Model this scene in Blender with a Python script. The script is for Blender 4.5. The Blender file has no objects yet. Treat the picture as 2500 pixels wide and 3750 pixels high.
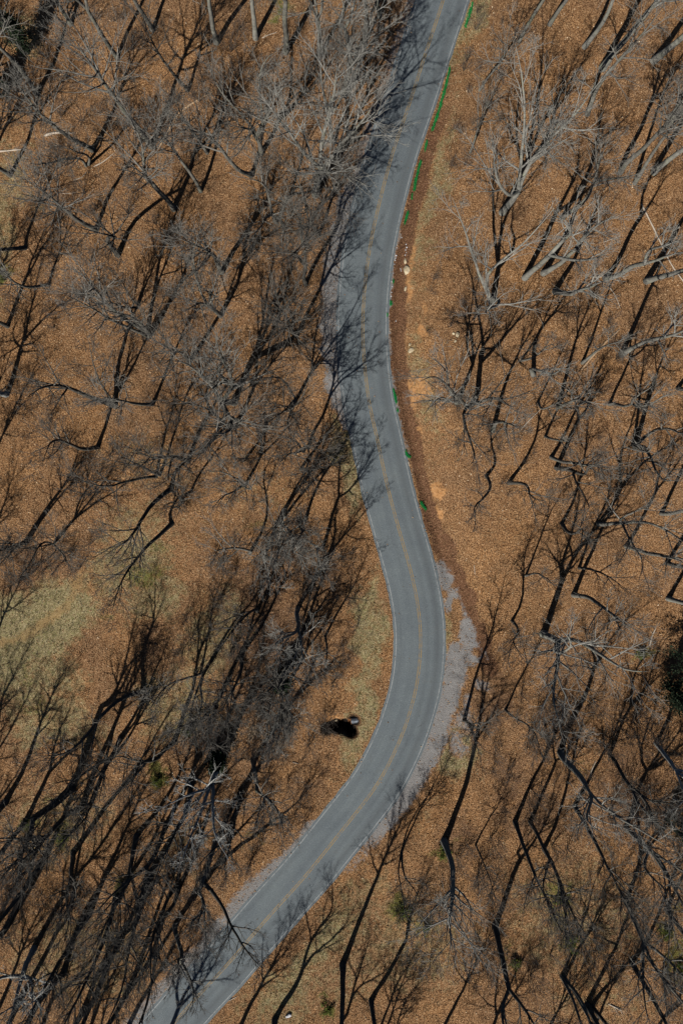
import bpy, math, random
import numpy as np

# ------------------------------------------------------------------ camera, sky, sun, exposure
scene = bpy.context.scene
TILT = math.radians(6.3)            # the hillside falls 6.3 degrees towards the far (upper) end
DIST = 80.0                         # drone height over the slope, m
FPX = 2497.0                        # focal length in photo pixels (24 mm equivalent)
CAM = np.array([0.0, DIST * math.sin(TILT), DIST * math.cos(TILT)])
cam = bpy.data.cameras.new("camera")
cam.sensor_fit = 'VERTICAL'
cam.sensor_height = 36.0
cam.lens = 36.0 * FPX / 3750.0
cam.clip_start = 1.0
cam.clip_end = 5000.0
camo = bpy.data.objects.new("camera", cam)
scene.collection.objects.link(camo)
camo.location = CAM
camo.rotation_euler = (-TILT, 0.0, 0.0)
scene.camera = camo

SUN_EL = math.radians(50.0)
SUN_H = np.array([-0.43, -0.90]); SUN_H /= np.linalg.norm(SUN_H)     # horizontal direction towards the sun
world = bpy.data.worlds.new("World")
scene.world = world
world.use_nodes = True
wn = world.node_tree
bg = wn.nodes["Background"]
sky = wn.nodes.new("ShaderNodeTexSky")
sky.sky_type = 'NISHITA'
sky.sun_disc = False
sky.sun_elevation = SUN_EL
sky.sun_rotation = math.atan2(SUN_H[0], SUN_H[1])
bg.inputs[1].default_value = 0.05
sky.air_density = 0.45
sky.dust_density = 0.2
wn.links.new(sky.outputs[0], bg.inputs[0])

sl = bpy.data.lights.new("sun", 'SUN')
sl.energy = 5.0
sl.angle = math.radians(0.5)
sl.color = (1.0, 0.95, 0.87)
so = bpy.data.objects.new("sun", sl)
scene.collection.objects.link(so)
so.rotation_euler = (math.pi / 2 - SUN_EL, 0.0, math.atan2(SUN_H[0], -SUN_H[1]))

scene.view_settings.view_transform = 'Standard'
scene.view_settings.look = 'None'
scene.view_settings.exposure = 0.0
scene.view_settings.gamma = 1.0
scene.cycles.max_bounces = 4
scene.cycles.diffuse_bounces = 0

COL = scene.collection
rng = np.random.default_rng(7)
random.seed(7)

# ------------------------------------------------------------------ helpers
def sstep(a, b, x):
    t = np.clip((np.asarray(x, float) - a) / (b - a), 0, 1)
    return t * t * (3 - 2 * t)

def vnoise(x, y, scale, seed=0):
    x = np.asarray(x, float) / scale + seed * 17.31
    y = np.asarray(y, float) / scale - seed * 9.77
    xi = np.floor(x); yi = np.floor(y)
    fx = x - xi; fy = y - yi
    fx = fx * fx * (3 - 2 * fx); fy = fy * fy * (3 - 2 * fy)
    def h(a, b):
        s = np.sin(a * 127.1 + b * 311.7 + seed * 74.7) * 43758.5453
        return s - np.floor(s)
    return (h(xi, yi) * (1 - fx) + h(xi + 1, yi) * fx) * (1 - fy) + (h(xi, yi + 1) * (1 - fx) + h(xi + 1, yi + 1) * fx) * fy

ST, CT = math.sin(TILT), math.cos(TILT)
def plane_pt(px, py):
    u = (np.asarray(px, float) - 1250) * DIST / FPX
    v = (1875 - np.asarray(py, float)) * DIST / FPX
    return np.stack([u, v * CT, -v * ST], -1)

def project(P):
    q = np.asarray(P, float) - CAM
    depth = -(q[..., 1] * ST * 1.0 + q[..., 2] * CT) if False else (q @ np.array([0, -ST, -CT]))
    xr = q[..., 0]
    yu = q @ np.array([0, CT, -ST])
    return 1250 + FPX * xr / depth, 1875 - FPX * yu / depth

def catmull(pts, n=12):
    p = np.array(pts, float)
    p = np.vstack([2 * p[0] - p[1], p, 2 * p[-1] - p[-2]])
    out = []
    for i in range(1, len(p) - 2):
        for k in range(n):
            t = k / n
            out.append(0.5 * ((2 * p[i]) + (-p[i-1] + p[i+1]) * t + (2*p[i-1] - 5*p[i] + 4*p[i+1] - p[i+2]) * t*t
                              + (-p[i-1] + 3*p[i] - 3*p[i+1] + p[i+2]) * t**3))
    out.append(p[-2])
    return np.array(out)

# double yellow line as seen in the photo -> road centre line on the slope
CL_PX = [(1840, -700), (1735, -350), (1680, -180), (1622, 0), (1593, 90), (1564, 175), (1530, 282), (1485, 420), (1456, 502), (1422, 612),
         (1375, 800), (1350, 930), (1335, 1049), (1328, 1171), (1329, 1260), (1335, 1347), (1351, 1476), (1372, 1569), (1394, 1669), (1415, 1769),
         (1444, 1880), (1472, 1981), (1501, 2081), (1525, 2189), (1538, 2289), (1540, 2346), (1536, 2424), (1527, 2500), (1508, 2580),
         (1476, 2680), (1428, 2787), (1376, 2880), (1311, 2966), (1240, 3055), (1120, 3205), (1006, 3331), (906, 3446), (820, 3546),
         (713, 3660), (600, 3790), (440, 3980), (260, 4200), (60, 4450)]
cp = plane_pt(*np.array(CL_PX, float).T)
CL = catmull(cp, 8)[:, :2]
seg = np.diff(CL, axis=0); sl_ = np.hypot(seg[:, 0], seg[:, 1]); cum = np.concatenate([[0], np.cumsum(sl_)])
ss = np.linspace(0, cum[-1], 420)
CL = np.stack([np.interp(ss, cum, CL[:, 0]), np.interp(ss, cum, CL[:, 1])], -1)
for _ in range(14): CL[1:-1] = (CL[:-2] + CL[1:-1] * 2 + CL[2:]) / 4
CT_ = np.gradient(CL, axis=0); CT_ /= np.linalg.norm(CT_, axis=1)[:, None]
CN = np.stack([-CT_[:, 1], CT_[:, 0]], -1)      # driving direction runs down the photo, so this normal points to the photo's right
WL, WR = 3.16, 3.0                               # half widths of the pavement

def road_dist(x, y):
    """signed distance to the centre line (positive to the photo's right), index along the line"""
    x = np.asarray(x, float); y = np.asarray(y, float)
    shp = x.shape
    x = x.ravel(); y = y.ravel()
    d = np.empty(len(x)); idx = np.empty(len(x), int)
    for a in range(0, len(x), 20000):
        dx = x[a:a+20000, None] - CL[None, :, 0]; dy = y[a:a+20000, None] - CL[None, :, 1]
        q = dx * dx + dy * dy
        i = q.argmin(1); idx[a:a+20000] = i
        r = np.arange(len(i))
        along = dx[r, i] * CT_[i, 0] + dy[r, i] * CT_[i, 1]
        side = dx[r, i] * CN[i, 0] + dy[r, i] * CN[i, 1]
        inner = (i > 0) & (i < len(CL) - 1)
        d[a:a+20000] = np.where(inner, side, np.sign(side) * np.sqrt(q[r, i]))
    return d.reshape(shp), idx.reshape(shp)

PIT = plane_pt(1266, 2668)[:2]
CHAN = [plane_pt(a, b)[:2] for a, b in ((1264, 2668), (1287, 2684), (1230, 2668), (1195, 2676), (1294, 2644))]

def terrain(x, y):
    x = np.asarray(x, float); y = np.asarray(y, float)
    yc = np.clip(y, -140, 140)
    yc = yc + 0.25 * (y - yc) * (np.abs(y) < 400)
    z = -yc * math.tan(TILT)
    d, _ = road_dist(x, y)
    v = y
    bank = 0.35 + 1.9 * sstep(-14, 6, v)
    xr = d - WR
    off = -0.30 * np.exp(-((xr - 1.0) / 0.55) ** 2) * sstep(-16, -4, v) + bank * sstep(1.2, 6.0, xr) + 0.02 * np.clip(xr - 6, 0, 60)
    xl = -d - WL
    off = np.where(d < 0, -0.12 * sstep(0, 1.0, xl) - 0.9 * sstep(1.2, 7.0, xl) - 0.01 * np.clip(xl - 7, 0, 60), off)
    far = sstep(4, 11, np.abs(d))
    off = off + far * (1.2 * (vnoise(x, y, 17, 3) - 0.5) + 0.35 * (vnoise(x, y, 4.5, 5) - 0.5))
    rough = sstep(3.2, 4.2, np.abs(d))
    off = off + rough * (0.16 * (vnoise(x, y, 1.1, 8) - 0.5) + 0.07 * (vnoise(x, y, 0.45, 9) - 0.5))
    off = np.where(np.abs(d) < 2.95, -0.07, off)
    for k, (c, dep, r) in enumerate(((CHAN[0], 1.3, 0.85), (CHAN[1], 1.0, 0.75), (CHAN[2], 1.0, 0.8), (CHAN[3], 0.6, 0.7), (CHAN[4], 0.75, 0.5))):
        rr = np.hypot(x - c[0], y - c[1]) * (0.8 + 0.5 * vnoise(x, y, 0.6, 20 + k))
        off = off - dep * (1 - sstep(0.75 * r, 1.2 * r, rr))
    return z + off

def W(px, py, lift=0.0):
    """ground point seen at photo pixel (px, py)"""
    Q = plane_pt(px, py); one = Q.ndim == 1
    Q = np.atleast_2d(Q)
    R = Q - CAM
    lam = np.ones(len(Q))
    for _ in range(6):
        P = CAM + R * lam[:, None]
        g = P[:, 2] - terrain(P[:, 0], P[:, 1])
        lam += g / -R[:, 2]
    P = CAM + R * lam[:, None]
    P[:, 2] = terrain(P[:, 0], P[:, 1]) + lift
    return P[0] if one else P

def ray_at_z(px, py, z):
    Q = plane_pt(px, py); R = Q - CAM
    return CAM + R * ((z - CAM[2]) / R[2])

def mesh_from(name, verts, faces=None, quads=None, smooth=False):
    me = bpy.data.meshes.new(name)
    if quads is not None:
        verts = np.ascontiguousarray(verts, np.float32); quads = np.ascontiguousarray(quads, np.int32)
        me.vertices.add(len(verts)); me.vertices.foreach_set("co", verts.ravel())
        n = quads.shape[1]
        me.loops.add(quads.size); me.loops.foreach_set("vertex_index", quads.ravel())
        me.polygons.add(len(quads))
        me.polygons.foreach_set("loop_start", np.arange(0, quads.size, n, dtype=np.int32))
        if smooth:
            me.polygons.foreach_set("use_smooth", np.ones(len(quads), bool))
        me.update(calc_edges=True)
    else:
        me.from_pydata([tuple(v) for v in verts], [], faces); me.update()
    return me

def link(name, me, mat=None, parent=None, loc=None, label=None, cat=None, group=None, kind=None):
    o = bpy.data.objects.new(name, me)
    COL.objects.link(o)
    if mat is not None and me is not None and len(me.materials) == 0:
        me.materials.append(mat)
    if parent is not None: o.parent = parent
    if loc is not None: o.location = loc
    if label: o['label'] = label
    if cat: o['category'] = cat
    if group: o['group'] = group
    if kind: o['kind'] = kind
    return o

def ring_tubes(pts, rad, k):
    """pts (N,S,3), rad (N,S) -> verts, quads of N tapering tubes with k sides"""
    N, S, _ = pts.shape
    T = np.gradient(pts, axis=1)
    T /= np.linalg.norm(T, axis=2, keepdims=True) + 1e-9
    D0 = np.abs(T.mean(1)); ref = np.zeros((N, 3)); ref[np.arange(N), D0.argmin(1)] = 1
    U = np.cross(T, ref[:, None, :]); U /= np.linalg.norm(U, axis=2, keepdims=True) + 1e-9
    V = np.cross(T, U)
    a = np.arange(k) * 2 * math.pi / k
    P = pts[:, :, None, :] + rad[:, :, None, None] * (np.cos(a)[None, None, :, None] * U[:, :, None, :] + np.sin(a)[None, None, :, None] * V[:, :, None, :])
    base = (np.arange(N)[:, None, None] * S + np.arange(S - 1)[None, :, None]) * k
    j = np.arange(k)[None, None, :]; jn = (j + 1) % k
    q = np.stack([base + j, base + jn, base + k + jn, base + k + j], -1).reshape(-1, 4)
    return P.reshape(-1, 3), q

class Acc:
    def __init__(s): s.v = []; s.q = []; s.n = 0
    def add(s, v, q):
        s.v.append(v); s.q.append(q + s.n); s.n += len(v)
    def mesh(s, name, smooth=False):
        return mesh_from(name, np.concatenate(s.v), quads=np.concatenate(s.q), smooth=smooth)

# ------------------------------------------------------------------ materials
def nodes(name):
    m = bpy.data.materials.new(name); m.use_nodes = True
    nt = m.node_tree
    return m, nt, nt.nodes["Principled BSDF"]
def N(nt, t, **kw):
    n = nt.nodes.new(t)
    for k, v in kw.items(): setattr(n, k, v)
    return n
def noise(nt, vec, scale, detail=3, rough=0.6):
    n = N(nt, "ShaderNodeTexNoise"); n.inputs["Scale"].default_value = scale
    n.inputs["Detail"].default_value = detail; n.inputs["Roughness"].default_value = rough
    nt.links.new(vec, n.inputs["Vector"]); return n.outputs["Fac"]
def ramp(nt, fac, stops):
    r = N(nt, "ShaderNodeValToRGB"); e = r.color_ramp.elements
    while len(e) > 1: e.remove(e[-1])
    e[0].position = stops[0][0]; e[0].color = (*stops[0][1], 1)
    for p, c in stops[1:]:
        x = e.new(p); x.color = (*c, 1)
    nt.links.new(fac, r.inputs[0]); return r.outputs[0]
def mix(nt, fac, a, b, mode='MIX'):
    m = N(nt, "ShaderNodeMix", data_type='RGBA', blend_type=mode)
    if isinstance(fac, (int, float)): m.inputs[0].default_value = fac
    else: nt.links.new(fac, m.inputs[0])
    for s, x in ((6, a), (7, b)):
        if isinstance(x, tuple): m.inputs[s].default_value = (*x, 1)
        else: nt.links.new(x, m.inputs[s])
    return m.outputs[2]
def math_(nt, op, a, b=0.0, clamp=False):
    m = N(nt, "ShaderNodeMath", operation=op, use_clamp=clamp)
    for i, x in enumerate((a, b)):
        if isinstance(x, (int, float)): m.inputs[i].default_value = x
        else: nt.links.new(x, m.inputs[i])
    return m.outputs[0]
def bump(nt, h, strength, dist, bsdf):
    b = N(nt, "ShaderNodeBump"); b.inputs["Strength"].default_value = strength; b.inputs["Distance"].default_value = dist
    nt.links.new(h, b.inputs["Height"]); nt.links.new(b.outputs[0], bsdf.inputs["Normal"])
def objvec(nt):
    return N(nt, "ShaderNodeTexCoord").outputs["Object"]
def geopos(nt):
    return N(nt, "ShaderNodeNewGeometry").outputs["Position"]

def bark_mat(name, a, b, lichen=None):
    m, nt, bs = nodes(name)
    v = geopos(nt)
    c = ramp(nt, noise(nt, v, 2.2, 4, 0.7), [(0.3, a), (0.7, b)])
    if lichen:
        f = math_(nt, 'MULTIPLY', math_(nt, 'SUBTRACT', noise(nt, v, 1.1, 2), 0.52, True), 4.0, True)
        c = mix(nt, f, c, lichen)
    nt.links.new(c, bs.inputs["Base Color"]); bs.inputs["Roughness"].default_value = 0.9
    bs.inputs["Specular IOR Level"].default_value = 0.15
    bump(nt, noise(nt, v, 9, 3), 0.5, 0.03, bs)
    return m
BARK = {
    'p': bark_mat("bark_pale", (0.17, 0.165, 0.145), (0.33, 0.32, 0.285), (0.27, 0.285, 0.21)),
    'g': bark_mat("bark_grey", (0.12, 0.113, 0.097), (0.25, 0.238, 0.21), (0.20, 0.21, 0.155)),
    'd': bark_mat("bark_dark", (0.06, 0.055, 0.047), (0.14, 0.13, 0.112)),
    'w': bark_mat("bark_white", (0.32, 0.32, 0.30), (0.52, 0.52, 0.49)),
}
def twig_mat(name, a, b):
    m, nt, bs = nodes(name)
    c = ramp(nt, noise(nt, geopos(nt), 1.5, 3, 0.7), [(0.3, a), (0.7, b)])
    nt.links.new(c, bs.inputs["Base Color"]); bs.inputs["Roughness"].default_value = 0.85
    bs.inputs["Specular IOR Level"].default_value = 0.2
    return m
TWIG = {
    'p': twig_mat("twig_pale", (0.17, 0.165, 0.15), (0.36, 0.35, 0.315)),
    'g': twig_mat("twig_grey", (0.115, 0.108, 0.096), (0.27, 0.257, 0.23)),
    'd': twig_mat("twig_dark", (0.065, 0.06, 0.053), (0.18, 0.168, 0.148)),
    'w': twig_mat("twig_white", (0.32, 0.32, 0.30), (0.52, 0.52, 0.49)),
}
SHRUBM = twig_mat("shrub_twig", (0.085, 0.068, 0.057), (0.20, 0.17, 0.145))

# ------------------------------------------------------------------ ground masks, painted on the hillside
def spots(px, py, lst, soft=0.5):
    m = np.zeros_like(px)
    for (cx, cy, rx, ry, rot, s) in lst:
        a = math.radians(rot); dx = px - cx; dy = py - cy
        u = (dx * math.cos(a) + dy * math.sin(a)) / rx; w = (-dx * math.sin(a) + dy * math.cos(a)) / ry
        m = np.maximum(m, s * (1 - sstep(soft, 1.25, np.hypot(u, w))))
    return m
GRASS = [(80, 2310, 400, 190, -28, 1), (480, 2060, 230, 150, -30, 0.6), (560, 2200, 170, 110, -20, 0.6), (80, 2480, 300, 140, 0, 0.65), (500, 1930, 230, 120, 0, 0.45),
         (780, 2330, 170, 260, 20, 0.55), (200, 2650, 260, 140, 0, 0.6), (640, 2600, 200, 200, 0, 0.55), (950, 1800, 200, 120, 0, 0.3), (560, 1700, 260, 160, 0, 0.35),
         (1330, 2620, 80, 330, 12, 0.7), (1290, 1700, 60, 320, -14, 0.7), (1360, 2300, 80, 320, 0, 0.7), (1560, 2990, 160, 60, -40, 0.3), (1670, 2740, 120, 140, 0, 0.8),
         (1640, 2330, 40, 300, -5, 0.6), (1150, 3500, 330, 90, -46, 0.7), (1040, 3640, 240, 140, -40, 0.6), (1300, 3330, 140, 260, 40, 0.45),
         (1590, 700, 70, 520, 14, 0.55), (1700, 150, 60, 260, 18, 0.6), (1560, 1400, 70, 330, -10, 0.5), (1230, 2960, 60, 90, 40, 0.5), (90, 130, 130, 80, -30, 0.5), (20, 780, 90, 420, 5, 0.55), (1040, 60, 70, 60, 0, 0.5),
         (2200, 3650, 300, 160, 0, 0.35), (1500, 3400, 240, 200, 0, 0.4), (300, 3500, 400, 280, 0, 0.45), (200, 3000, 300, 250, 0, 0.45), (2100, 3350, 420, 330, 0, 0.42), (1500, 3480, 330, 260, 0, 0.45), (1250, 3600, 260, 160, 0, 0.4), (650, 3100, 300, 160, -40, 0.35)]
CLAY = [(1525, 740, 26, 150, 10, 0.8), (1500, 960, 22, 110, 6, 0.7), (1486, 1060, 26, 70, 0, 0.9), (1466, 1200, 28, 90, 3, 0.7), (1541, 1212, 26, 22, 0, 0.95), (1560, 1130, 14, 40, 0, 0.6),
        (1495, 1440, 34, 110, -8, 1), (1540, 1420, 50, 60, 0, 0.7), (1515, 1580, 26, 60, -10, 0.8), (1595, 1800, 40, 34, 0, 1), (1585, 1870, 22, 50, -10, 0.8),
        (1608, 1893, 20, 30, 0, 1), (1700, 2110, 14, 20, 0, 0.7), (1210, 2625, 60, 18, 8, 0.7), (1210, 2640, 34, 20, 0, 0.5), (910, 1960, 40, 26, 20, 0.6), (870, 1985, 24, 16, 0, 0.5), (1560, 560, 24, 80, 12, 0.4)]
GREEN = [(1050, 60, 44, 34, -20, 0.75), (8, 1010, 40, 60, 0, 0.8), (120, 740, 40, 40, 0, 0.5), (15, 1090, 30, 40, 0, 0.6), (2055, 3370, 60, 60, 0, 0.6), (2020, 3270, 50, 30, 0, 0.7), (2095, 3290, 36, 40, 0, 0.7), (2090, 3440, 46, 60, 20, 0.6),
         (1480, 3330, 60, 60, 0, 0.8), (1620, 3120, 90, 46, -30, 0.6), (1540, 3380, 60, 30, 0, 0.5), (1660, 3440, 30, 40, 0, 0.5), (2430, 3410, 50, 50, 0, 0.8), (2480, 3520, 50, 120, 0, 0.7), (2480, 3330, 60, 60, 0, 0.6),
         (450, 3240, 46, 50, 30, 0.7), (590, 2850, 54, 90, 0, 0.75), (690, 2680, 50, 34, -30, 0.7), (100, 3020, 60, 60, 0, 0.6), (230, 3050, 60, 90, 40, 0.6), (190, 2910, 60, 30, 0, 0.55), (130, 2580, 60, 50, 0, 0.5), (80, 2460, 60, 30, 0, 0.5),
         (1195, 3690, 30, 34, 0, 0.8), (110, 3660, 30, 22, 0, 0.5), (950, 3080, 60, 30, 0, 0.5), (2330, 2400, 60, 24, 10, 0.7), (2150, 2590, 40, 30, 0, 0.3), (930, 1930, 60, 30, 0, 0.5), (1060, 1950, 80, 50, 0, 0.3),
         (520, 2130, 70, 60, 0, 0.7), (400, 2250, 60, 40, -30, 0.5), (560, 2020, 60, 60, 0, 0.5), (1890, 3520, 60, 40, 0, 0.4), (1850, 3480, 30, 40, 0, 0.5), (1650, 2700, 40, 90, 20, 0.3), (2150, 2830, 40, 90, 10, 0.35)]
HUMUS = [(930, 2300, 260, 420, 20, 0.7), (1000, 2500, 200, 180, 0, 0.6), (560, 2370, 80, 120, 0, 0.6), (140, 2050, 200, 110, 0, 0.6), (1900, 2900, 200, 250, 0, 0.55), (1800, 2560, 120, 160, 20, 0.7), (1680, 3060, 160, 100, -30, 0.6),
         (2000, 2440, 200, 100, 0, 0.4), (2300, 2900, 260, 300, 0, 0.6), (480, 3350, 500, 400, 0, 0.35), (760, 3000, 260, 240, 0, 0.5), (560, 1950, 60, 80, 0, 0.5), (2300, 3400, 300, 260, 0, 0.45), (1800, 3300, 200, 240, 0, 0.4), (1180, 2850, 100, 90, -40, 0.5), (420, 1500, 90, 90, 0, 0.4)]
TRACK = [(-40, 2370), (60, 2340), (150, 2295), (220, 2240), (262, 2180), (300, 2120), (330, 2030)]

def polydist(px, py, pts):
    best = np.full(px.shape, 1e9)
    for (x0, y0), (x1, y1) in zip(pts[:-1], pts[1:]):
        dx, dy = x1 - x0, y1 - y0
        t = np.clip(((px - x0) * dx + (py - y0) * dy) / (dx * dx + dy * dy), 0, 1)
        best = np.minimum(best, np.hypot(px - x0 - t * dx, py - y0 - t * dy))
    return best

def masks(P):
    x, y = P[:, 0], P[:, 1]
    px, py = project(P)
    wob = 46
    qx = px + wob * (vnoise(x, y, 2.2, 31) - 0.5) * 2 + 16 * (vnoise(x, y, 0.5, 33) - 0.5) * 2
    qy = py + wob * (vnoise(x, y, 2.2, 32) - 0.5) * 2 + 16 * (vnoise(x, y, 0.5, 34) - 0.5) * 2
    d, i = road_dist(x, y)
    n1 = vnoise(x, y, 1.3, 41); n2 = vnoise(x, y, 0.4, 42)
    grass = spots(qx, qy, GRASS, 0.3)
    sx = px + 12 * (n1 - 0.5) * 2; sy = py + 12 * (n2 - 0.5) * 2
    clay = spots(sx, sy, CLAY, 0.35)
    green = spots(qx, qy, GREEN, 0.2)
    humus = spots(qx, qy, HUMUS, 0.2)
    track = (1 - sstep(9, 24, polydist(sx, sy, TRACK))) * (0.55 + 0.4 * n1) * (1 - sstep(280, 330, px))
    # gravel shoulders and the turnout beside the lower bend
    dn = d + 0.5 * (n1 - 0.5) + 0.4 * (n2 - 0.5)
    wl = 2.1 * sstep(560, 760, py) * (1 - sstep(1380, 1620, py))
    g = np.where(d < 0, 0.85 * (1 - sstep(wl * 0.55, wl + 0.45, -dn - WL)) * (wl > 0.15), 0.0)
    wl2 = 1.25 * sstep(3080, 3240, py) * (1 - sstep(3700, 3900, py)) + 0.5
    g = np.maximum(g, np.where((d < 0) & (py > 3000), 0.8 * (1 - sstep(wl2 * 0.3, wl2 + 0.5, -dn - WL)), 0))
    wl3 = 0.9 * (1 - sstep(500, 640, py)) + 0.25
    g = np.maximum(g, np.where((d < 0) & (py < 700), 0.6 * (1 - sstep(wl3 * 0.4, wl3 + 0.4, -dn - WL)), 0))
    GR = [(1612, 2080), (1635, 2130), (1660, 2225), (1700, 2290), (1735, 2400)]
    g = np.maximum(g, 0.9 * (1 - sstep(14, 46, polydist(sx, sy, GR))) * sstep(0.25, 0.6, n1 + 0.2))
    GR2 = [(1672, 2400), (1655, 2480), (1632, 2580), (1600, 2690), (1555, 2790), (1490, 2890), (1420, 2985), (1360, 3060), (1270, 3170)]
    g = np.maximum(g, 1.0 * (1 - sstep(20, 62, polydist(sx, sy, GR2))) * sstep(0.0, 0.4, n1 + 0.22) * (1 - 0.6 * sstep(3000, 3150, py)))
    GR3 = [(1740, 2400), (1750, 2500), (1730, 2620), (1680, 2720)]
    g = np.maximum(g, 0.62 * (1 - sstep(30, 80, polydist(sx, sy, GR3))) * sstep(0.35, 0.7, n1))
    # leaf filled ditch along the photo's right edge of the road
    dd = np.where(d > 0, sstep(0.0, 0.25, dn - WR) * (1 - sstep(1.5, 2.2, dn - WR)), 0) * sstep(150, 640, py) * (1 - sstep(1900, 2150, py))
    DT = [(1590, 1930), (1650, 2060), (1710, 2200), (1760, 2350), (1790, 2450)]
    dd = np.maximum(dd, 0.85 * (1 - sstep(20, 50, polydist(sx, sy, DT))))
    grit = np.where(d > 0, (1 - sstep(0.1, 0.35, dn - WR)), 0) * sstep(760, 900, py) * (1 - sstep(1500, 1900, py))
    g = np.maximum(g, 0.7 * grit)
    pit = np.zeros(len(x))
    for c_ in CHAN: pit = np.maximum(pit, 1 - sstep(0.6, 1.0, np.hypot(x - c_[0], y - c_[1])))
    gbare = np.maximum(g, clay)
    grass = grass * (1 - g) * (1 - dd); humus = humus * (1 - g); grass = grass * (1 - pit)
    return dict(grass=grass, clay=clay * (1 - dd * 0.7), gravel=g, ditch=dd, green=green, humus=humus, track=track, pit=pit)

# ------------------------------------------------------------------ ground sheet
gx = np.concatenate([-np.geomspace(900, 46, 22), np.arange(-44.4, 44.5, 0.24), np.geomspace(46, 900, 22)])
gy = np.concatenate([-np.geomspace(900, 68, 22), np.arange(-66.0, 66.1, 0.24), np.geomspace(68, 900, 22)])
GX, GY = np.meshgrid(gx, gy)
GZ = terrain(GX, GY)
GV = np.stack([GX, GY, GZ], -1).reshape(-1, 3)
nx, ny = len(gx), len(gy)
ii = (np.arange(ny - 1)[:, None] * nx + np.arange(nx - 1)[None, :]).ravel()
gq = np.stack([ii, ii + 1, ii + nx + 1, ii + nx], -1)
gme = mesh_from("ground", GV, quads=gq, smooth=True)
GM = masks(GV)
for nm, keys in (("mask_a", ("grass", "clay", "gravel")), ("mask_b", ("ditch", "green", "humus"))):
    at = gme.attributes.new(nm, 'FLOAT_COLOR', 'POINT')
    c = np.ones((len(GV), 4), np.float32)
    for k, key in enumerate(keys): c[:, k] = GM[key]
    at.data.foreach_set("color", c.ravel())
at = gme.attributes.new("mask_c", 'FLOAT', 'POINT'); at.data.foreach_set("value", GM["track"].astype(np.float32))
at = gme.attributes.new("mask_d", 'FLOAT', 'POINT'); at.data.foreach_set("value", GM["pit"].astype(np.float32))

m, nt, bs = nodes("forest_floor")
v = geopos(nt)
n_f = noise(nt, v, 8.5, 2, 0.7); n_m = noise(nt, v, 1.3, 4, 0.65); n_b = noise(nt, v, 0.16, 3, 0.6); n_s = noise(nt, v, 3.4, 3, 0.6)
leaf = ramp(nt, n_f, [(0.32, (0.035, 0.018, 0.009)), (0.44, (0.165, 0.088, 0.042)), (0.55, (0.31, 0.178, 0.086)), (0.68, (0.56, 0.38, 0.22))])
tint = ramp(nt, n_b, [(0.35, (0.86, 0.84, 0.86)), (0.65, (1.08, 1.0, 0.9))])
leaf = mix(nt, 1.0, leaf, tint, 'MULTIPLY')
leaf = mix(nt, math_(nt, 'MULTIPLY', math_(nt, 'SUBTRACT', n_m, 0.5, True), 1.6, True), leaf, mix(nt, n_f, (0.08, 0.045, 0.025), (0.26, 0.17, 0.10)))
A = N(nt, "ShaderNodeAttribute", attribute_name="mask_a"); B = N(nt, "ShaderNodeAttribute", attribute_name="mask_b"); Cc = N(nt, "ShaderNodeAttribute", attribute_name="mask_c")
sa = N(nt, "ShaderNodeSeparateColor"); nt.links.new(A.outputs["Color"], sa.inputs[0])
sb = N(nt, "ShaderNodeSeparateColor"); nt.links.new(B.outputs["Color"], sb.inputs[0])
def brk(mask, nz, k=0.55):
    return math_(nt, 'MULTIPLY', math_(nt, 'SUBTRACT', math_(nt, 'ADD', mask, math_(nt, 'MULTIPLY', math_(nt, 'SUBTRACT', nz, 0.5), k * 2)), 0.32), 2.4, True)
grassc = ramp(nt, n_f, [(0.3, (0.07, 0.055, 0.025)), (0.48, (0.24, 0.19, 0.095)), (0.68, (0.48, 0.41, 0.25))])
grassc = mix(nt, math_(nt, 'MULTIPLY', math_(nt, 'SUBTRACT', n_s, 0.5, True), 3.0, True), grassc, (0.15, 0.16, 0.05))
greenc = ramp(nt, n_f, [(0.3, (0.05, 0.06, 0.012)), (0.7, (0.19, 0.20, 0.05))])
clayc = ramp(nt, n_s, [(0.3, (0.36, 0.17, 0.06)), (0.7, (0.60, 0.33, 0.15))])
gravc = ramp(nt, noise(nt, v, 14, 2, 0.7), [(0.3, (0.13, 0.13, 0.13)), (0.6, (0.27, 0.275, 0.28)), (0.75, (0.45, 0.45, 0.45))])
ditchc = ramp(nt, n_f, [(0.3, (0.055, 0.026, 0.014)), (0.52, (0.15, 0.075, 0.04)), (0.72, (0.34, 0.20, 0.12))])
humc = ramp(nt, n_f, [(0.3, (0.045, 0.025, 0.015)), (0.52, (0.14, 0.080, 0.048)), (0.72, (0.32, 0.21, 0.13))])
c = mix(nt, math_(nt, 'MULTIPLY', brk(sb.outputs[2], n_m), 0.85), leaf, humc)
c = mix(nt, brk(sa.outputs[0], n_m), c, grassc)
c = mix(nt, math_(nt, 'MULTIPLY', Cc.outputs["Fac"], 0.8), c, mix(nt, n_f, (0.22, 0.13, 0.05), (0.40, 0.26, 0.12)))
c = mix(nt, math_(nt, 'MULTIPLY', brk(sb.outputs[1], n_s, 0.5), 0.8), c, greenc)
c = mix(nt, math_(nt, 'MULTIPLY', brk(sa.outputs[1], n_s, 0.4), 0.9), c, clayc)
c = mix(nt, brk(sb.outputs[0], n_s, 0.3), c, ditchc)
c = mix(nt, math_(nt, 'MULTIPLY', brk(sa.outputs[2], noise(nt, v, 2.6, 5, 0.75), 0.9), 0.9), c, gravc)
c = mix(nt, N(nt, "ShaderNodeAttribute", attribute_name="mask_d").outputs["Fac"], c, (0.018, 0.013, 0.010))  # dark wet pit soil, blackened so the hole's shade sits in the colour
nt.links.new(c, bs.inputs["Base Color"]); bs.inputs["Roughness"].default_value = 0.95; bs.inputs["Specular IOR Level"].default_value = 0.1
bump(nt, n_f, 0.9, 0.12, bs)
gme.materials.append(m)
link("ground", gme, kind="structure")

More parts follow.
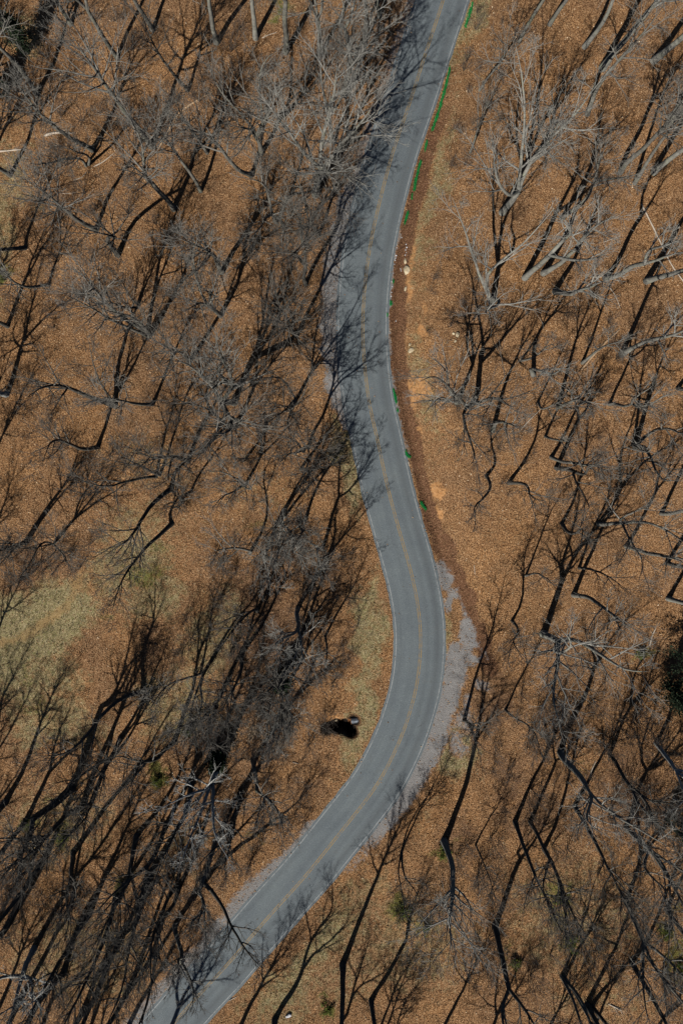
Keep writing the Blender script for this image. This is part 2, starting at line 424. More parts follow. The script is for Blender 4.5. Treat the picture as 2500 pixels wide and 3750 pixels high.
# ------------------------------------------------------------------ road
def strip(name, o0, o1, lift, i0=0, i1=None, width_noise=0.0, seed=1, cols=2):
    i1 = i1 or len(CL); idx = np.arange(i0, i1)
    rows = []
    offs = np.linspace(0, 1, cols)
    wn = width_noise * (vnoise(ss[idx], ss[idx] * 0, 0.9, seed) - 0.5) * 2
    for t in offs:
        o = o0 + (o1 - o0) * t
        if t == 0: o = o + wn
        if t == 1: o = o - wn[::-1]
        P = CL[idx] + CN[idx] * np.asarray(o)[..., None] if np.ndim(o) else CL[idx] + CN[idx] * o
        od = np.abs(np.asarray(o) + 0 * ss[idx])
        z = -P[:, 1] * math.tan(TILT) + lift + 0.05 * (1 - (od / 3.2) ** 2)
        rows.append(np.concatenate([P, z[:, None]], 1))
    V = np.stack(rows, 1)
    n = len(idx)
    a = (np.arange(n - 1)[:, None] * cols + np.arange(cols - 1)[None, :]).ravel()
    q = np.stack([a, a + cols, a + cols + 1, a + 1], -1)
    me = mesh_from(name, V.reshape(-1, 3), quads=q, smooth=True)
    ofs = np.stack([np.broadcast_to(np.asarray(o0 + (o1 - o0) * t, float), (n,)) for t in offs], 1).ravel()
    at = me.attributes.new("across", 'FLOAT', 'POINT'); at.data.foreach_set("value", ofs.astype(np.float32))
    at = me.attributes.new("along", 'FLOAT', 'POINT'); at.data.foreach_set("value", np.repeat(ss[idx], cols).astype(np.float32))
    return me

m, nt, bs = nodes("asphalt")
v = geopos(nt)
ac = N(nt, "ShaderNodeAttribute", attribute_name="across").outputs["Fac"]; al = N(nt, "ShaderNodeAttribute", attribute_name="along").outputs["Fac"]
base = ramp(nt, noise(nt, v, 16, 2, 0.75), [(0.28, (0.082, 0.100, 0.112)), (0.5, (0.128, 0.152, 0.167)), (0.72, (0.200, 0.228, 0.245))])
cv = N(nt, "ShaderNodeCombineXYZ"); nt.links.new(ac, cv.inputs[0]); nt.links.new(math_(nt, 'MULTIPLY', al, 0.035), cv.inputs[1])
lanes = noise(nt, cv.outputs[0], 1.6, 3, 0.6)
base = mix(nt, 1.0, base, ramp(nt, lanes, [(0.32, (0.90, 0.905, 0.91)), (0.62, (1.04, 1.04, 1.03))]), 'MULTIPLY')
base = mix(nt, 1.0, base, ramp(nt, noise(nt, v, 0.35, 4, 0.6), [(0.3, (0.88, 0.88, 0.9)), (0.7, (1.08, 1.07, 1.05))]), 'MULTIPLY')
# wheel paths polish darker
def band(cen, w, amt):
    dlt = math_(nt, 'DIVIDE', math_(nt, 'ABSOLUTE', math_(nt, 'SUBTRACT', ac, cen)), w)
    return math_(nt, 'MULTIPLY', math_(nt, 'SUBTRACT', 1.0, dlt, True), amt)
wp = math_(nt, 'ADD', math_(nt, 'ADD', band(0.85, 0.5, 0.22), band(2.0, 0.7, 0.5)), math_(nt, 'ADD', band(-0.9, 0.5, 0.12), band(-2.3, 0.5, 0.14)))
base = mix(nt, wp, base, (0.075, 0.083, 0.09))
# fine cracks
vo = N(nt, "ShaderNodeTexVoronoi", feature='DISTANCE_TO_EDGE'); vo.inputs["Scale"].default_value = 0.55
wv = N(nt, "ShaderNodeVectorMath", operation='ADD'); nt.links.new(v, wv.inputs[0])
nn = N(nt, "ShaderNodeTexNoise"); nn.inputs["Scale"].default_value = 1.4; nt.links.new(v, nn.inputs["Vector"]); nt.links.new(nn.outputs["Color"], wv.inputs[1])
nt.links.new(wv.outputs[0], vo.inputs["Vector"])
crk = math_(nt, 'MULTIPLY', math_(nt, 'SUBTRACT', 1.0, math_(nt, 'DIVIDE', vo.outputs["Distance"], 0.014), True), math_(nt, 'MULTIPLY', math_(nt, 'SUBTRACT', noise(nt, v, 0.22, 2), 0.5, True), 5.0, True))
base = mix(nt, math_(nt, 'MULTIPLY', crk, 0.6), base, (0.04, 0.042, 0.045))
# old stains
st = math_(nt, 'MULTIPLY', math_(nt, 'SUBTRACT', noise(nt, v, 0.7, 4, 0.7), 0.62, True), 6.0, True)
base = mix(nt, math_(nt, 'MULTIPLY', st, 0.35), base, (0.085, 0.08, 0.075))
nt.links.new(base, bs.inputs["Base Color"]); bs.inputs["Roughness"].default_value = 0.88; bs.inputs["Specular IOR Level"].default_value = 0.25
bump(nt, noise(nt, v, 22, 2), 0.35, 0.02, bs)
ASPH = m
rme = strip("road", -WL, WR, 0.0, width_noise=0.06, cols=9)
road = link("road", rme, ASPH, kind="structure")

def paint(name, col, wear, scale=3.0):
    m, nt, bs = nodes(name)
    v = geopos(nt)
    w = math_(nt, 'MULTIPLY', math_(nt, 'SUBTRACT', noise(nt, v, scale, 4, 0.7), wear), 6.0, True)
    c = mix(nt, w, (0.15, 0.16, 0.165), col)
    c = mix(nt, 1.0, c, ramp(nt, noise(nt, v, 15, 2), [(0.3, (0.75, 0.75, 0.75)), (0.7, (1.05, 1.05, 1.05))]), 'MULTIPLY')
    nt.links.new(c, bs.inputs["Base Color"]); bs.inputs["Roughness"].default_value = 0.8
    return m
WHITE = paint("white_road_paint", (0.33, 0.345, 0.35), 0.36, 2.0)
YELLOW = paint("yellow_road_paint", (0.30, 0.20, 0.075), 0.36, 2.5)
link("edge_line", strip("edge_line", -WL + 0.26, -WL + 0.34, 0.004), WHITE, parent=road, label="faded white line along the outer edge of the pavement")
link("edge_line", strip("edge_line", WR - 0.33, WR - 0.25, 0.004), WHITE, parent=road, label="white edge line beside the leaf filled ditch")
link("centre_line", strip("centre_line", -0.16, -0.065, 0.004), YELLOW, parent=road)
link("centre_line", strip("centre_line", 0.065, 0.16, 0.004), YELLOW, parent=road)


# ------------------------------------------------------------------ trees
def nrm(a): return a / (np.linalg.norm(a, axis=-1, keepdims=True) + 1e-9)

def grow(P, D, L, R0, R1, nseg, wob, up, r):
    Nn = len(P); pts = np.empty((Nn, nseg + 1, 3)); pts[:, 0] = P
    step = (L / nseg)[:, None]; d = D.copy(); upv = np.array([0, 0, up])
    for k in range(nseg):
        d = nrm(d + r.normal(0, wob, (Nn, 3)) + upv)
        pts[:, k + 1] = pts[:, k] + d * step
    t = np.linspace(0, 1, nseg + 1)[None, :]
    return pts, R0[:, None] * (1 - t) + R1[:, None] * t

def spawn(pts, rad, m, lo, hi, a0, a1, r, flat=0.0):
    """m children per parent -> start points, directions, t, local radius, parent index"""
    Nn, S, _ = pts.shape
    t = lo + (hi - lo) * (np.arange(m)[None, :] + r.uniform(0, 1, (Nn, m))) / m
    f = t * (S - 1); i = np.minimum(f.astype(int), S - 2); w = (f - i)[..., None]
    n = np.arange(Nn)[:, None]
    p0 = pts[n, i]; p1 = pts[n, i + 1]
    P = p0 * (1 - w) + p1 * w; T = nrm(p1 - p0)
    rl = rad[n, i] * (1 - w[..., 0]) + rad[n, i + 1] * w[..., 0]
    ref = nrm(r.normal(0, 1, (Nn, 1, 3)) * np.array([1, 1, 0.3])) + np.zeros_like(T)
    U = nrm(np.cross(T, ref)); V = np.cross(T, U)
    az = (np.arange(m) * 2.39996)[None, :] + r.uniform(0, 6.28, (Nn, 1)) + r.normal(0, 0.45, (Nn, m))
    an = r.uniform(a0, a1, (Nn, m))[..., None]
    D = T * np.cos(an) + (U * np.cos(az)[..., None] + V * np.sin(az)[..., None]) * np.sin(an)
    if flat: D[..., 2] *= (1 - flat); D = nrm(D)
    par = np.repeat(np.arange(Nn), m)
    return P.reshape(-1, 3), D.reshape(-1, 3), t.ravel(), rl.ravel(), par

def make_tree(base, top, r0, style, seed, crown_r, dens=1.0, leaves=None):
    r = np.random.default_rng(seed)
    base = np.zeros(3); ax = np.asarray(top, float); H = np.linalg.norm(ax)
    trunk, crown = Acc(), Acc()
    stems = []                                     # (points, radii, first limb at t)
    def stem(p0, p1, ra, rb, bend, n=14):
        t = np.linspace(0, 1, n)[:, None]
        L = np.linalg.norm(p1 - p0)
        b1 = r.normal(0, 1, 3) * bend * L; b2 = r.normal(0, 1, 3) * bend * 0.5 * L; b1[2] *= .3; b2[2] *= .3
        P = p0 + (p1 - p0) * t + b1 * np.sin(math.pi * t) + b2 * np.sin(2 * math.pi * t)
        P = P + np.cumsum(r.normal(0, 0.003 * L, P.shape), 0) * np.sin(math.pi * t)
        R = ra * (1 - t[:, 0]) ** 0.85 + rb
        return P, R
    if style in ('f', 'w'):
        fk = r.uniform(0.34, 0.48) if style == 'f' else r.uniform(0.24, 0.34)
        n = 2 if style == 'f' else 3
        if r.uniform() < 0.35: n += 1
        fp = ax * fk + r.normal(0, 0.02, 3) * H * np.array([1, 1, 0])
        tP, tR = stem(base, fp, r0 * 0.25, r0 * 0.78, 0.015, 8)
        stems.append((tP, tR, 2.0))
        a = r.uniform(0, 6.28)
        for k in range(n):
            ang = a + k * 2 * math.pi / n + r.normal(0, .3)
            sp = (0.13 if style == 'f' else 0.24) * H * r.uniform(0.6, 1.15)
            tp = ax * r.uniform(0.86, 1.0) + np.array([math.cos(ang), math.sin(ang), -0.12]) * sp
            P, R = stem(tP[-1], tp, r0 * r.uniform(0.5, 0.66), 0.014, 0.05)
            stems.append((P, R, 0.16))
    elif style == 'c':
        n = int(r.integers(2, 4)); a = r.uniform(0, 6.28)
        for k in range(n):
            ang = a + k * 2 * math.pi / n + r.normal(0, .3)
            o = np.array([math.cos(ang), math.sin(ang), 0])
            P, R = stem(base + o * r0 * 0.7, ax * r.uniform(0.8, 1.0) + o * H * r.uniform(0.06, 0.18), r0 * r.uniform(0.55, 0.85), 0.012, 0.035)
            stems.append((P, R, 0.40))
    else:
        bend = 0.022 if style == 's' else (0.03 if style == 'l' else 0.055)
        P, R = stem(base, ax, r0, 0.012, bend)
        stems.append((P, R, {'s': 0.47, 'l': 0.35, 'b': 0.42}[style]))
    # root flare
    for k, (P, R, t0) in enumerate(stems):
        if k == 0 or style == 'c':
            R[0] *= 1.35; P[0, 2] -= 0.25
            if len(R) > 2: R[1] *= 1.04
        v, q = ring_tubes(P[None], R[None], 8 if r0 > 0.15 else 5); trunk.add(v, q)
    # limbs
    LP, LD, LL, LR = [], [], [], []
    for (P, R, t0) in stems:
        if t0 > 1: continue
        sl = np.linalg.norm(P[-1] - P[0])
        m = max(4, int(round((14 if style in 's' else 10 if style in 'bcl' else 9) * dens * (0.8 + 0.02 * sl))))
        p, d, t, rl, par = spawn(P[None], R[None], m, t0, 0.985, 0.42, 1.0, r)
        fr = (t - t0) / (1 - t0)
        L = crown_r * (1.25 - 0.7 * fr) * r.uniform(0.7, 1.2, m) * (1.0 if style in 'slb' else 0.8)
        LP.append(p); LD.append(d); LL.append(L); LR.append(np.minimum(rl * 0.66, 0.026 + 0.023 * L))
    # dead stubs low on the trunk
    P, D, L, R = map(np.concatenate, (LP, LD, LL, LR))
    l1, r1 = grow(P, D, L, R, np.full(len(L), 0.016), 8, 0.065, 0.045, r)
    v, q = ring_tubes(l1, r1, 5); crown.add(v, q)
    def sub(pp, rr, LLp, m, lo, a0, a1, k0, k1, nseg, wob, up, sides, rmin, rcap):
        p, d, t, rl, par = spawn(pp, rr, m, lo, 0.97, a0, a1, r)
        L = LLp[par] * (k0 + (k1 - k0) * t) * r.uniform(0.6, 1.25, len(t))
        R = np.clip(rl * 0.68, rmin, rcap)
        a, b = grow(p, d, L, R, np.full(len(L), rmin * 0.8), nseg, wob, up, r)
        v, q = ring_tubes(a, b, sides); crown.add(v, q)
        return a, b, L
    l2, r2, L2 = sub(l1, r1, L, 6, 0.16, 0.35, 0.8, 0.62, 0.30, 5, 0.10, 0.04, 4, 0.016, 0.055)
    keep = L2 > 0.35
    l2, r2, L2 = l2[keep], r2[keep], L2[keep]
    l3, r3, L3 = sub(l2, r2, L2, 4, 0.14, 0.35, 0.85, 0.62, 0.34, 3, 0.13, 0.04, 3, 0.0125, 0.024)
    keep = L3 > 0.22
    l3, r3, L3 = l3[keep], r3[keep], L3[keep]
    l4, r4, L4 = sub(l3, r3, L3, 2, 0.15, 0.35, 0.9, 0.8, 0.5, 2, 0.14, 0.03, 3, 0.010, 0.013)
    return trunk, crown, (l3, l4)

def leaf_quads(P, size, r, tilt=0.6):
    n = len(P)
    nr = nrm(np.stack([r.normal(0, tilt, n), r.normal(0, tilt, n), np.ones(n)], -1))
    ref = nrm(r.normal(0, 1, (n, 3))); U = nrm(np.cross(nr, ref)); V = np.cross(nr, U)
    s = (size * r.uniform(0.6, 1.3, n))[:, None]
    v = np.stack([P - U * s, P - V * s * 0.55 + nr * s * 0.15, P + U * s, P + V * s * 0.55 + nr * s * 0.15], 1)
    return v.reshape(-1, 3), np.arange(4 * n).reshape(n, 4)

# px, py of the foot, height, trunk radius, form, bark, top pixel or None, crown radius, label
# forms: s single straight trunk, f forked, w wide spreading, c clump of stems, l slender, b bent trunk
TREES = [
 # slope beyond the first bend, to the photo's left of the road
 (557,535,22,.34,'s','g',None,3.9,"tall grey bare tree rooted at the end of the splintered orange log"),
 (339,547,19,.28,'s','g',None,3.3,"straight grey bare tree standing beside the pale barkless log"),
 (318,603,15,.22,'c','g',(150,540),3.0,"clump of grey stems leaning over the pale barkless log"),
 (795,155,22,.30,'s','p',None,3.6,"pale smooth trunked bare tree with a dark collar, near the top edge"),
 (936,139,22,.29,'s','p',None,3.6,"pale straight bare tree beside the yellow green patch at top"),
 (1044,192,21,.32,'f','g',None,3.8,"grey forked bare tree between the yellow green patch and the road"),
 (1157,712,22,.42,'w','p',(1215,400),5.6,"largest pale spreading bare tree, its limbs reaching over the upper road"),
 (1012,812,15,.26,'w','g',(955,770),4.2,"low spreading grey bare tree just downhill of the largest pale tree"),
 (812,995,19,.30,'s','g',(655,880),3.4,"grey bare tree with a clean leaning trunk on open leaf litter"),
 (808,1155,18,.27,'w','g',None,4.0,"grey spreading bare tree crossed by a long trunk shadow below the clean leaning trunk"),
 (922,640,17,.27,'b','g',(690,500),3.4,"arched dark limbed bare tree bowing away from the largest pale tree"),
 (957,560,20,.29,'w','g',None,4.0,"thick trunked bare tree whose crown radiates beside the largest pale tree"),
 (637,765,21,.30,'f','g',None,4.2,"wide grey forked bare tree below the splintered orange log"),
 (433,934,19,.28,'b','d',(262,835),3.8,"dark trunked bare tree bending toward the left edge above the long leaning clump"),
 (506,1122,10,.17,'c','d',(385,1030),2.4,"small crooked dark tree with a short V shaped stem"),
 (543,1224,20,.34,'c','g',(270,1050),4.4,"big bundle of grey stems leaning far toward the left edge"),
 (355,842,19,.27,'s','g',(105,670),3.6,"grey bare tree leaning across the curved stick on the leaf litter"),
 (135,346,19,.28,'s','g',None,4.0,"grey bare tree crowding the upper left corner below the black cedar"),
 (98,192,18,.26,'c','g',None,3.8,"grey many stemmed bare tree rising beside the black cedar"),
 (262,90,19,.24,'s','g',None,3.4,"grey bare tree leaning out of the top edge right of the black cedar"),
 (430,210,20,.25,'f','g',None,3.6,"grey forked bare tree between the cedar and the pale collared trunk"),
 (560,110,20,.25,'s','g',None,3.3,"thin grey bare tree at the top edge above the dark shadowed hollow"),
 (690,330,16,.2,'l','d',None,2.8,"slender dark bare tree under the pale collared trunk"),
 (760,560,15,.18,'l','g',None,2.6,"slender grey bare tree between the splintered log and the arched tree"),
 (40,640,18,.25,'f','g',None,3.8,"grey forked bare tree cut by the left edge beside the fallen logs"),
 (95,905,17,.22,'s','d',None,3.4,"dark bare tree over the mossy yellow green strip on the left edge"),
 (30,1195,17,.24,'f','d',None,3.6,"dark forked bare tree on the left edge under the mossy strip"),
 (180,1040,14,.17,'l','g',None,2.8,"slender grey sapling tree between the mossy strip and the leaning bundle"),
 (1262,345,21,.30,'c','p',(1330,70),4.2,"pale many limbed bare tree on the road edge under the top of the photo"),
 (1175,200,20,.26,'f','g',None,3.6,"grey bare tree beside the road between the forked tree and the pale limbed tree"),
 (1335,160,19,.24,'f','g',None,3.4,"grey bare tree leaning out of the top edge at the road side"),
 (1110,905,12,.16,'l','g',None,2.4,"slender grey tree below the largest pale tree near the gravel shoulder"),
 (1225,520,18,.24,'f','g',None,3.8,"grey forked bare tree between the pale many limbed tree and the largest pale tree"),
 (1165,860,17,.22,'w','d',None,4.0,"dark spreading tree on the gravel shoulder under the largest pale tree"),
 (1120,1040,19,.24,'f','d',None,4.2,"dark forked tree beside the gravel shoulder of the upper bend"),
 (1085,1230,19,.25,'f','d',None,4.2,"dark forked tree whose crown shadow covers the gravel of the upper bend"),
 (1075,1480,18,.22,'w','d',None,4.2,"dark spreading tree between the largest dark one and the upper bend"),
 (1130,1640,17,.2,'f','d',None,3.8,"dark forked tree by the grassy verge below the gravel shoulder"),
 (1290,240,20,.26,'f','p',None,4.0,"pale forked tree close to the pavement near the top"),
 (1390,60,19,.24,'s','g',None,3.4,"grey tree almost touching the pavement at the very top"),
 (735,700,17,.22,'s','g',None,3.2,"grey bare tree just above the clean leaning trunk"),
 # middle woods between the left edge and the road
 (424,1487,17,.30,'b','d',(118,1460),3.6,"dark bare tree whose trunk lies almost level toward the left edge"),
 (410,1470,14,.17,'l','d',(343,1240),2.6,"dark crooked stem rising beside the nearly level trunk"),
 (359,1636,15,.24,'b','d',(175,1690),3.4,"dark bare tree arching left above the dry grass clearing"),
 (580,1742,19,.30,'c','d',(330,1690),4.4,"dark clump of long limbs fanning left above the clearing"),
 (858,1474,21,.38,'w','g',(800,1420),5.8,"largest dark spreading bare tree between the clearing and the upper bend"),
 (880,1405,19,.28,'f','p',None,4.4,"pale topped fork beside the largest dark spreading tree"),
 (868,1560,17,.24,'w','d',(745,1545),4.6,"star shaped dark crown just below the largest dark spreading tree"),
 (902,1772,12,.20,'w','g',(800,1800),3.0,"short forked tree standing alone on orange leaves near the middle bend"),
 (899,1676,9,.14,'l','d',None,1.8,"thin stub of a tree with a long double shadow near the middle bend"),
 (690,1690,18,.25,'f','d',None,3.8,"dark forked bare tree between the clump of long limbs and the star shaped crown"),
 (25,1445,18,.30,'w','w',None,3.8,"bleached twisting bare tree cut by the left edge"),
 (560,1480,17,.2,'s','g',None,3.2,"grey bare tree between the level trunk and the largest dark spreading tree"),
 (690,1330,18,.24,'s','d',None,3.4,"dark bare tree between the leaning bundle and the largest dark spreading tree"),
 (700,1800,12,.15,'l','d',None,2.4,"slender dark tree below the forked one at the clearing corner"),
 (1034,1878,18,.22,'c','d',None,3.8,"dark twin stems throwing long shadows onto the middle of the road"),
 (1120,1900,17,.20,'l','d',None,3.2,"slender dark tree close to the road above the pale limbed thicket"),
 (1180,2010,17,.22,'f','g',(1130,2045),3.6,"grey forked bare tree whose crown shadow fills the middle bend"),
 (1100,1720,14,.16,'l','d',None,2.8,"thin dark tree nearest the gravel shoulder"),
 # clearing and the woods below it
 (628,1790,16,.27,'b','d',(415,2000),4.4,"dark bare tree sprawling out over the top of the dry grass clearing"),
 (632,1915,14,.24,'b','d',(420,2240),3.0,"dark curved trunk bowing down across the greenest part of the clearing"),
 (95,1987,15,.25,'c','d',(-60,2045),3.4,"dark twin trunk leaning out of the left edge above the clearing"),
 (214,1967,13,.18,'w','d',(140,2030),3.4,"thin spreading dark tree on the brown upper corner of the clearing"),
 (913,2026,13,.18,'b','g',(800,2025),2.8,"lichen spotted grey tree with a long level branch toward the clearing"),
 (1012,1925,17,.22,'c','p',(1040,2090),4.0,"pale lichen limbed tree in the thicket left of the middle bend"),
 (1091,2228,20,.26,'f','p',None,4.0,"pale twigged bare tree beside the road opposite the gravel patches"),
 (1063,2448,20,.34,'c','d',None,4.6,"dark clump rooted in the blackest hollow of the thicket"),
 (884,2392,18,.24,'s','d',None,3.8,"dark bare tree with a knotted trunk in the shaded thicket"),
 (834,2492,18,.23,'f','d',None,3.8,"dark forked tree just below the knotted trunk in the shaded thicket"),
 (740,2470,17,.22,'c','g',None,3.6,"grey twin stem tree between the clearing and the shaded thicket"),
 (940,2240,16,.19,'l','d',None,3.2,"slender dark tree in the brown brush uphill of the knotted trunk"),
 (1190,2330,13,.15,'l','d',None,2.8,"slender dark tree on the brushy bank directly left of the lower bend"),
 (530,2532,17,.26,'b','d',(150,2745),4.0,"long dark trunk bowing down left below the clearing"),
 (640,2712,17,.28,'f','d',(440,2835),4.0,"dark forked tree stretching left over the mossy green hummock"),
 (264,2885,19,.33,'f','d',(0,3100),4.4,"massive black trunk slanting to the left edge below the clearing"),
 (300,2960,18,.27,'s','d',(70,3130),3.8,"black trunk running parallel just below the massive slanting one"),
 (21,2937,18,.24,'s','d',None,3.4,"black bare tree at the left edge above the mossy patches"),
 (95,3008,17,.22,'f','d',None,3.4,"black forked tree between the left edge and the massive slanting trunk"),
 (390,2790,16,.21,'c','d',None,3.4,"dark twin stems on the pale grass just below the clearing"),
 (440,2700,16,.2,'l','d',None,3.0,"slender dark tree whose shadow tips touch the dry grass clearing"),
 (815,2790,18,.26,'w','w',(735,3060),3.6,"bright white limbed bare tree in the dark thicket left of the road"),
 (924,2782,17,.24,'f','g',(1010,2985),3.8,"grey forked tree leaning toward the road below the leafy brown shrub"),
 (1049,2518,15,.19,'f','p',None,3.4,"small pale limbed tree behind the corrugated culvert pit"),
 (700,2870,17,.22,'s','d',None,3.4,"dark straight tree beside the bright white limbed one"),
 (880,2905,16,.2,'f','d',None,3.2,"dark forked tree between the bright white limbed one and the road"),
 # lower left woods
 (268,3122,16,.23,'f','d',(240,3330),3.2,"black forked stem with drooping limbs in the lower left woods"),
 (150,3165,18,.25,'s','d',None,3.6,"black bare tree against the left edge below the massive slanting trunk"),
 (330,3345,19,.24,'s','d',None,3.4,"dark tree with one long straight shadow in the middle of the lower left woods"),
 (425,3275,18,.22,'s','d',None,3.2,"dark slim tree next to the bright green sprig in the lower left woods"),
 (560,3185,19,.24,'f','d',None,3.6,"dark forked tree just above the bright green sprig"),
 (650,3250,18,.24,'c','d',None,3.6,"dark twin tree between the green sprig and the road shoulder"),
 (125,3475,18,.25,'w','w',(60,3560),3.0,"pale barked dead tree with two white prongs at the lower left edge"),
 (235,3565,19,.24,'s','d',None,3.6,"dark bare tree beside the white pronged dead tree"),
 (395,3530,19,.24,'f','d',None,3.6,"dark forked tree halfway between the white pronged tree and the road"),
 (480,3610,19,.22,'s','d',None,3.4,"dark tree just uphill of the bottom edge in the lower left woods"),
 (565,3495,18,.24,'c','d',None,3.6,"dark clump nearest the road shoulder in the lower left woods"),
 (640,3390,17,.2,'f','g',(700,3590),3.0,"dark tree drooping thin twigs over the lowest stretch of road"),
 (85,3640,18,.24,'f','d',None,3.6,"dark forked tree in the bottom left corner"),
 (310,3695,19,.23,'s','d',None,3.6,"dark tree cut by the bottom edge left of the road"),
 (60,3330,17,.22,'c','d',None,3.4,"dark twin stems at the left edge above the white pronged tree"),
 (735,3225,14,.19,'b','d',(945,3490),2.6,"dark tree leaning one long twiggy branch right across the road"),
 (790,3080,16,.2,'f','g',None,3.4,"grey forked tree on the road bank above the overhanging branch"),
 (500,3060,17,.22,'s','d',None,3.4,"dark straight tree below the mossy green hummock"),
 (610,3020,17,.22,'f','d',None,3.6,"dark forked tree just left of the bright white limbed one"),
 # beyond the road on the photo's lower right
 (1625,3082,22,.36,'s','p',(1645,3440),4.6,"tall tree with a bright pale radiating crown over green saplings"),
 (1254,3532,22,.33,'s','d',None,4.0,"dark tree at the bottom edge throwing the longest curved shadow beside the road"),
 (1358,3665,19,.26,'f','d',None,3.6,"dark forked tree near the bottom edge beside the longest curved shadow"),
 (1006,3735,20,.30,'f','d',None,4.0,"dark forked tree at the bottom edge whose shadow branches across the road"),
 (1812,3390,19,.32,'f','d',None,4.4,"dark tree splitting low into twin limbs among green sprigs"),
 (1885,3008,18,.26,'s','d',None,3.6,"dark trunk with a broad twin shadow downhill of the gravel turnout"),
 (1940,3010,17,.22,'f','d',None,3.4,"dark forked tree next to the trunk with the broad twin shadow"),
 (2052,2757,21,.34,'f','p',(2345,3090),4.6,"pale crowned tree leaning toward the lower right with a dark lower trunk"),
 (2103,2952,18,.24,'s','d',None,3.6,"dark tree inside the shadows of the leaning pale crowned tree"),
 (1990,3108,18,.24,'b','d',(2130,3390),3.6,"dark curved tree bowing over green tufts on the lower right slope"),
 (2155,3683,20,.36,'c','d',None,4.4,"massive dark clump with the widest shadow in the bottom right corner"),
 (2310,3520,20,.28,'s','d',None,4.0,"dark tree slanting out through the bottom right corner"),
 (2060,3580,17,.24,'c','g',None,3.8,"grey clump above the bleached broken log at bottom right"),
 (2290,3300,19,.28,'w','g',None,4.6,"grey spreading tree filling the lower right slope with twigs"),
 (2440,3330,18,.24,'f','d',None,3.8,"dark forked tree beside bright green leaves on the right edge"),
 (2290,3030,19,.26,'w','g',None,4.4,"grey bushy topped tree behind the leaning pale crowned tree"),
 (2440,3000,18,.25,'f','d',None,4.0,"dark forked tree on the right edge below the black evergreen"),
 (1740,3094,10,.10,'l','d',None,1.8,"thin dark sapling throwing a thin straight shadow below the gravel turnout"),
 (1469,3120,15,.17,'c','d',None,3.0,"dark twin stemmed tree beside the lower gravel shoulder"),
 (1700,2640,16,.19,'l','d',(1745,2520),2.6,"slender dark tree at the edge of the gravel turnout"),
 (2230,2760,17,.22,'f','d',None,3.8,"dark forked tree in the deep shade below the bleached limb"),
 (2400,2720,18,.24,'w','w',None,3.6,"bleached twisted limbs rising from deep shade near the right edge"),
 (1850,2600,13,.14,'l','d',None,2.6,"thin dark tree in the red brown brush beside the turnout"),
 # right hand slope above the road
 (1988,2322,22,.40,'w','p',(2230,2510),5.6,"big pale limbed tree leaning right with a thick black shadow above the turnout"),
 (2099,2179,19,.27,'s','g',(2290,2285),3.6,"grey tree leaning right above the big pale limbed one"),
 (2445,2192,19,.27,'s','p',None,3.6,"pale trunk pointing out of the right edge above the black evergreen"),
 (1874,2272,14,.16,'b','d',(1905,2390),2.8,"crooked dark tree halfway between the road and the big pale limbed tree"),
 (1924,2110,12,.13,'l','d',None,2.6,"thin dark tree upslope of the crooked one"),
 (2056,1915,15,.20,'b','d',(2105,2010),3.2,"dark crooked trunk in the middle of the right hand slope"),
 (2190,1920,19,.24,'w','g',None,4.6,"grey dense topped tree in the middle of the right hand slope"),
 (2290,2000,18,.23,'f','g',None,3.8,"grey forked tree downhill of the dense topped one"),
 (2440,2060,18,.24,'f','d',None,3.8,"dark forked tree on the right edge above the pale pointing trunk"),
 (2420,1880,17,.23,'w','g',None,4.2,"grey spreading tree near the right edge below the twin curved trunks"),
 (2324,1634,18,.34,'c','g',(2480,1700),4.4,"twin curved grey trunks with a wide forked black shadow near the right edge"),
 (2038,1712,17,.27,'f','d',(2180,1800),4.2,"dark forked tree spreading downhill in the middle of the right hand woods"),
 (2017,1673,15,.20,'s','g',(2215,1690),2.8,"thin level looking grey trunk just above the dark forked one"),
 (1996,1597,11,.15,'b','g',(2075,1620),2.2,"small hooked grey tree uphill of the thin level trunk"),
 (2042,1491,18,.24,'s','g',(2170,1495),3.4,"grey trunk lying level toward a star shaped crown on the right slope"),
 (1971,1470,11,.13,'l','g',None,2.2,"small grey stub tree left of the level grey trunk"),
 (1953,1373,16,.24,'b','p',(2040,1352),3.4,"pale arched trunk halfway down the right hand slope"),
 (2274,1298,19,.30,'s','p',None,3.8,"pale thick trunk beside the long splintered log on the right"),
 (1860,1769,15,.19,'b','d',(1985,1830),3.0,"dark hook shaped tree with a long straight shadow above the orange clay"),
 (1779,1741,14,.18,'b','d',(1745,1885),2.8,"dark S shaped tree uphill of the lowest orange clay patch"),
 (1672,1474,17,.26,'w','p',(1655,1420),4.6,"pale tree nearest the orange clay bank, limbs reaching toward the road"),
 (1737,1467,20,.32,'w','d',(1690,1560),5.6,"dark wide fan of limbs reaching down to the road beside the clay bank"),
 (1804,1577,16,.24,'s','g',(1900,1568),3.2,"grey tree with a thick double shadow right of the dark fan of limbs"),
 (1800,1106,21,.33,'w','p',(1812,900),5.2,"pale crooked trunk with wide limbs on the bank above the loose rocks"),
 (1838,778,22,.36,'w','p',(1965,330),5.6,"tallest pale tree on the right bank, forking into a broad bright crown"),
 (1921,1017,21,.32,'f','p',None,3.8,"pale forked trunk slanting uphill beside the tallest right bank tree"),
 (1987,1000,21,.30,'s','p',None,3.6,"straight pale trunk twin to the slanting fork on the right bank"),
 (2031,1066,20,.30,'s','p',(2200,1035),3.8,"pale curved trunk reaching right below the slanting fork"),
 (2215,1018,21,.28,'f','p',None,3.8,"pale forked trunk right of the curved one on the upper slope"),
 (2366,1028,21,.32,'s','p',None,3.8,"pale trunk crossed by the long fallen pole near the right edge"),
 (1944,590,18,.24,'s','p',(2040,455),3.4,"thin pale leaning trunk right of the broad bright crown"),
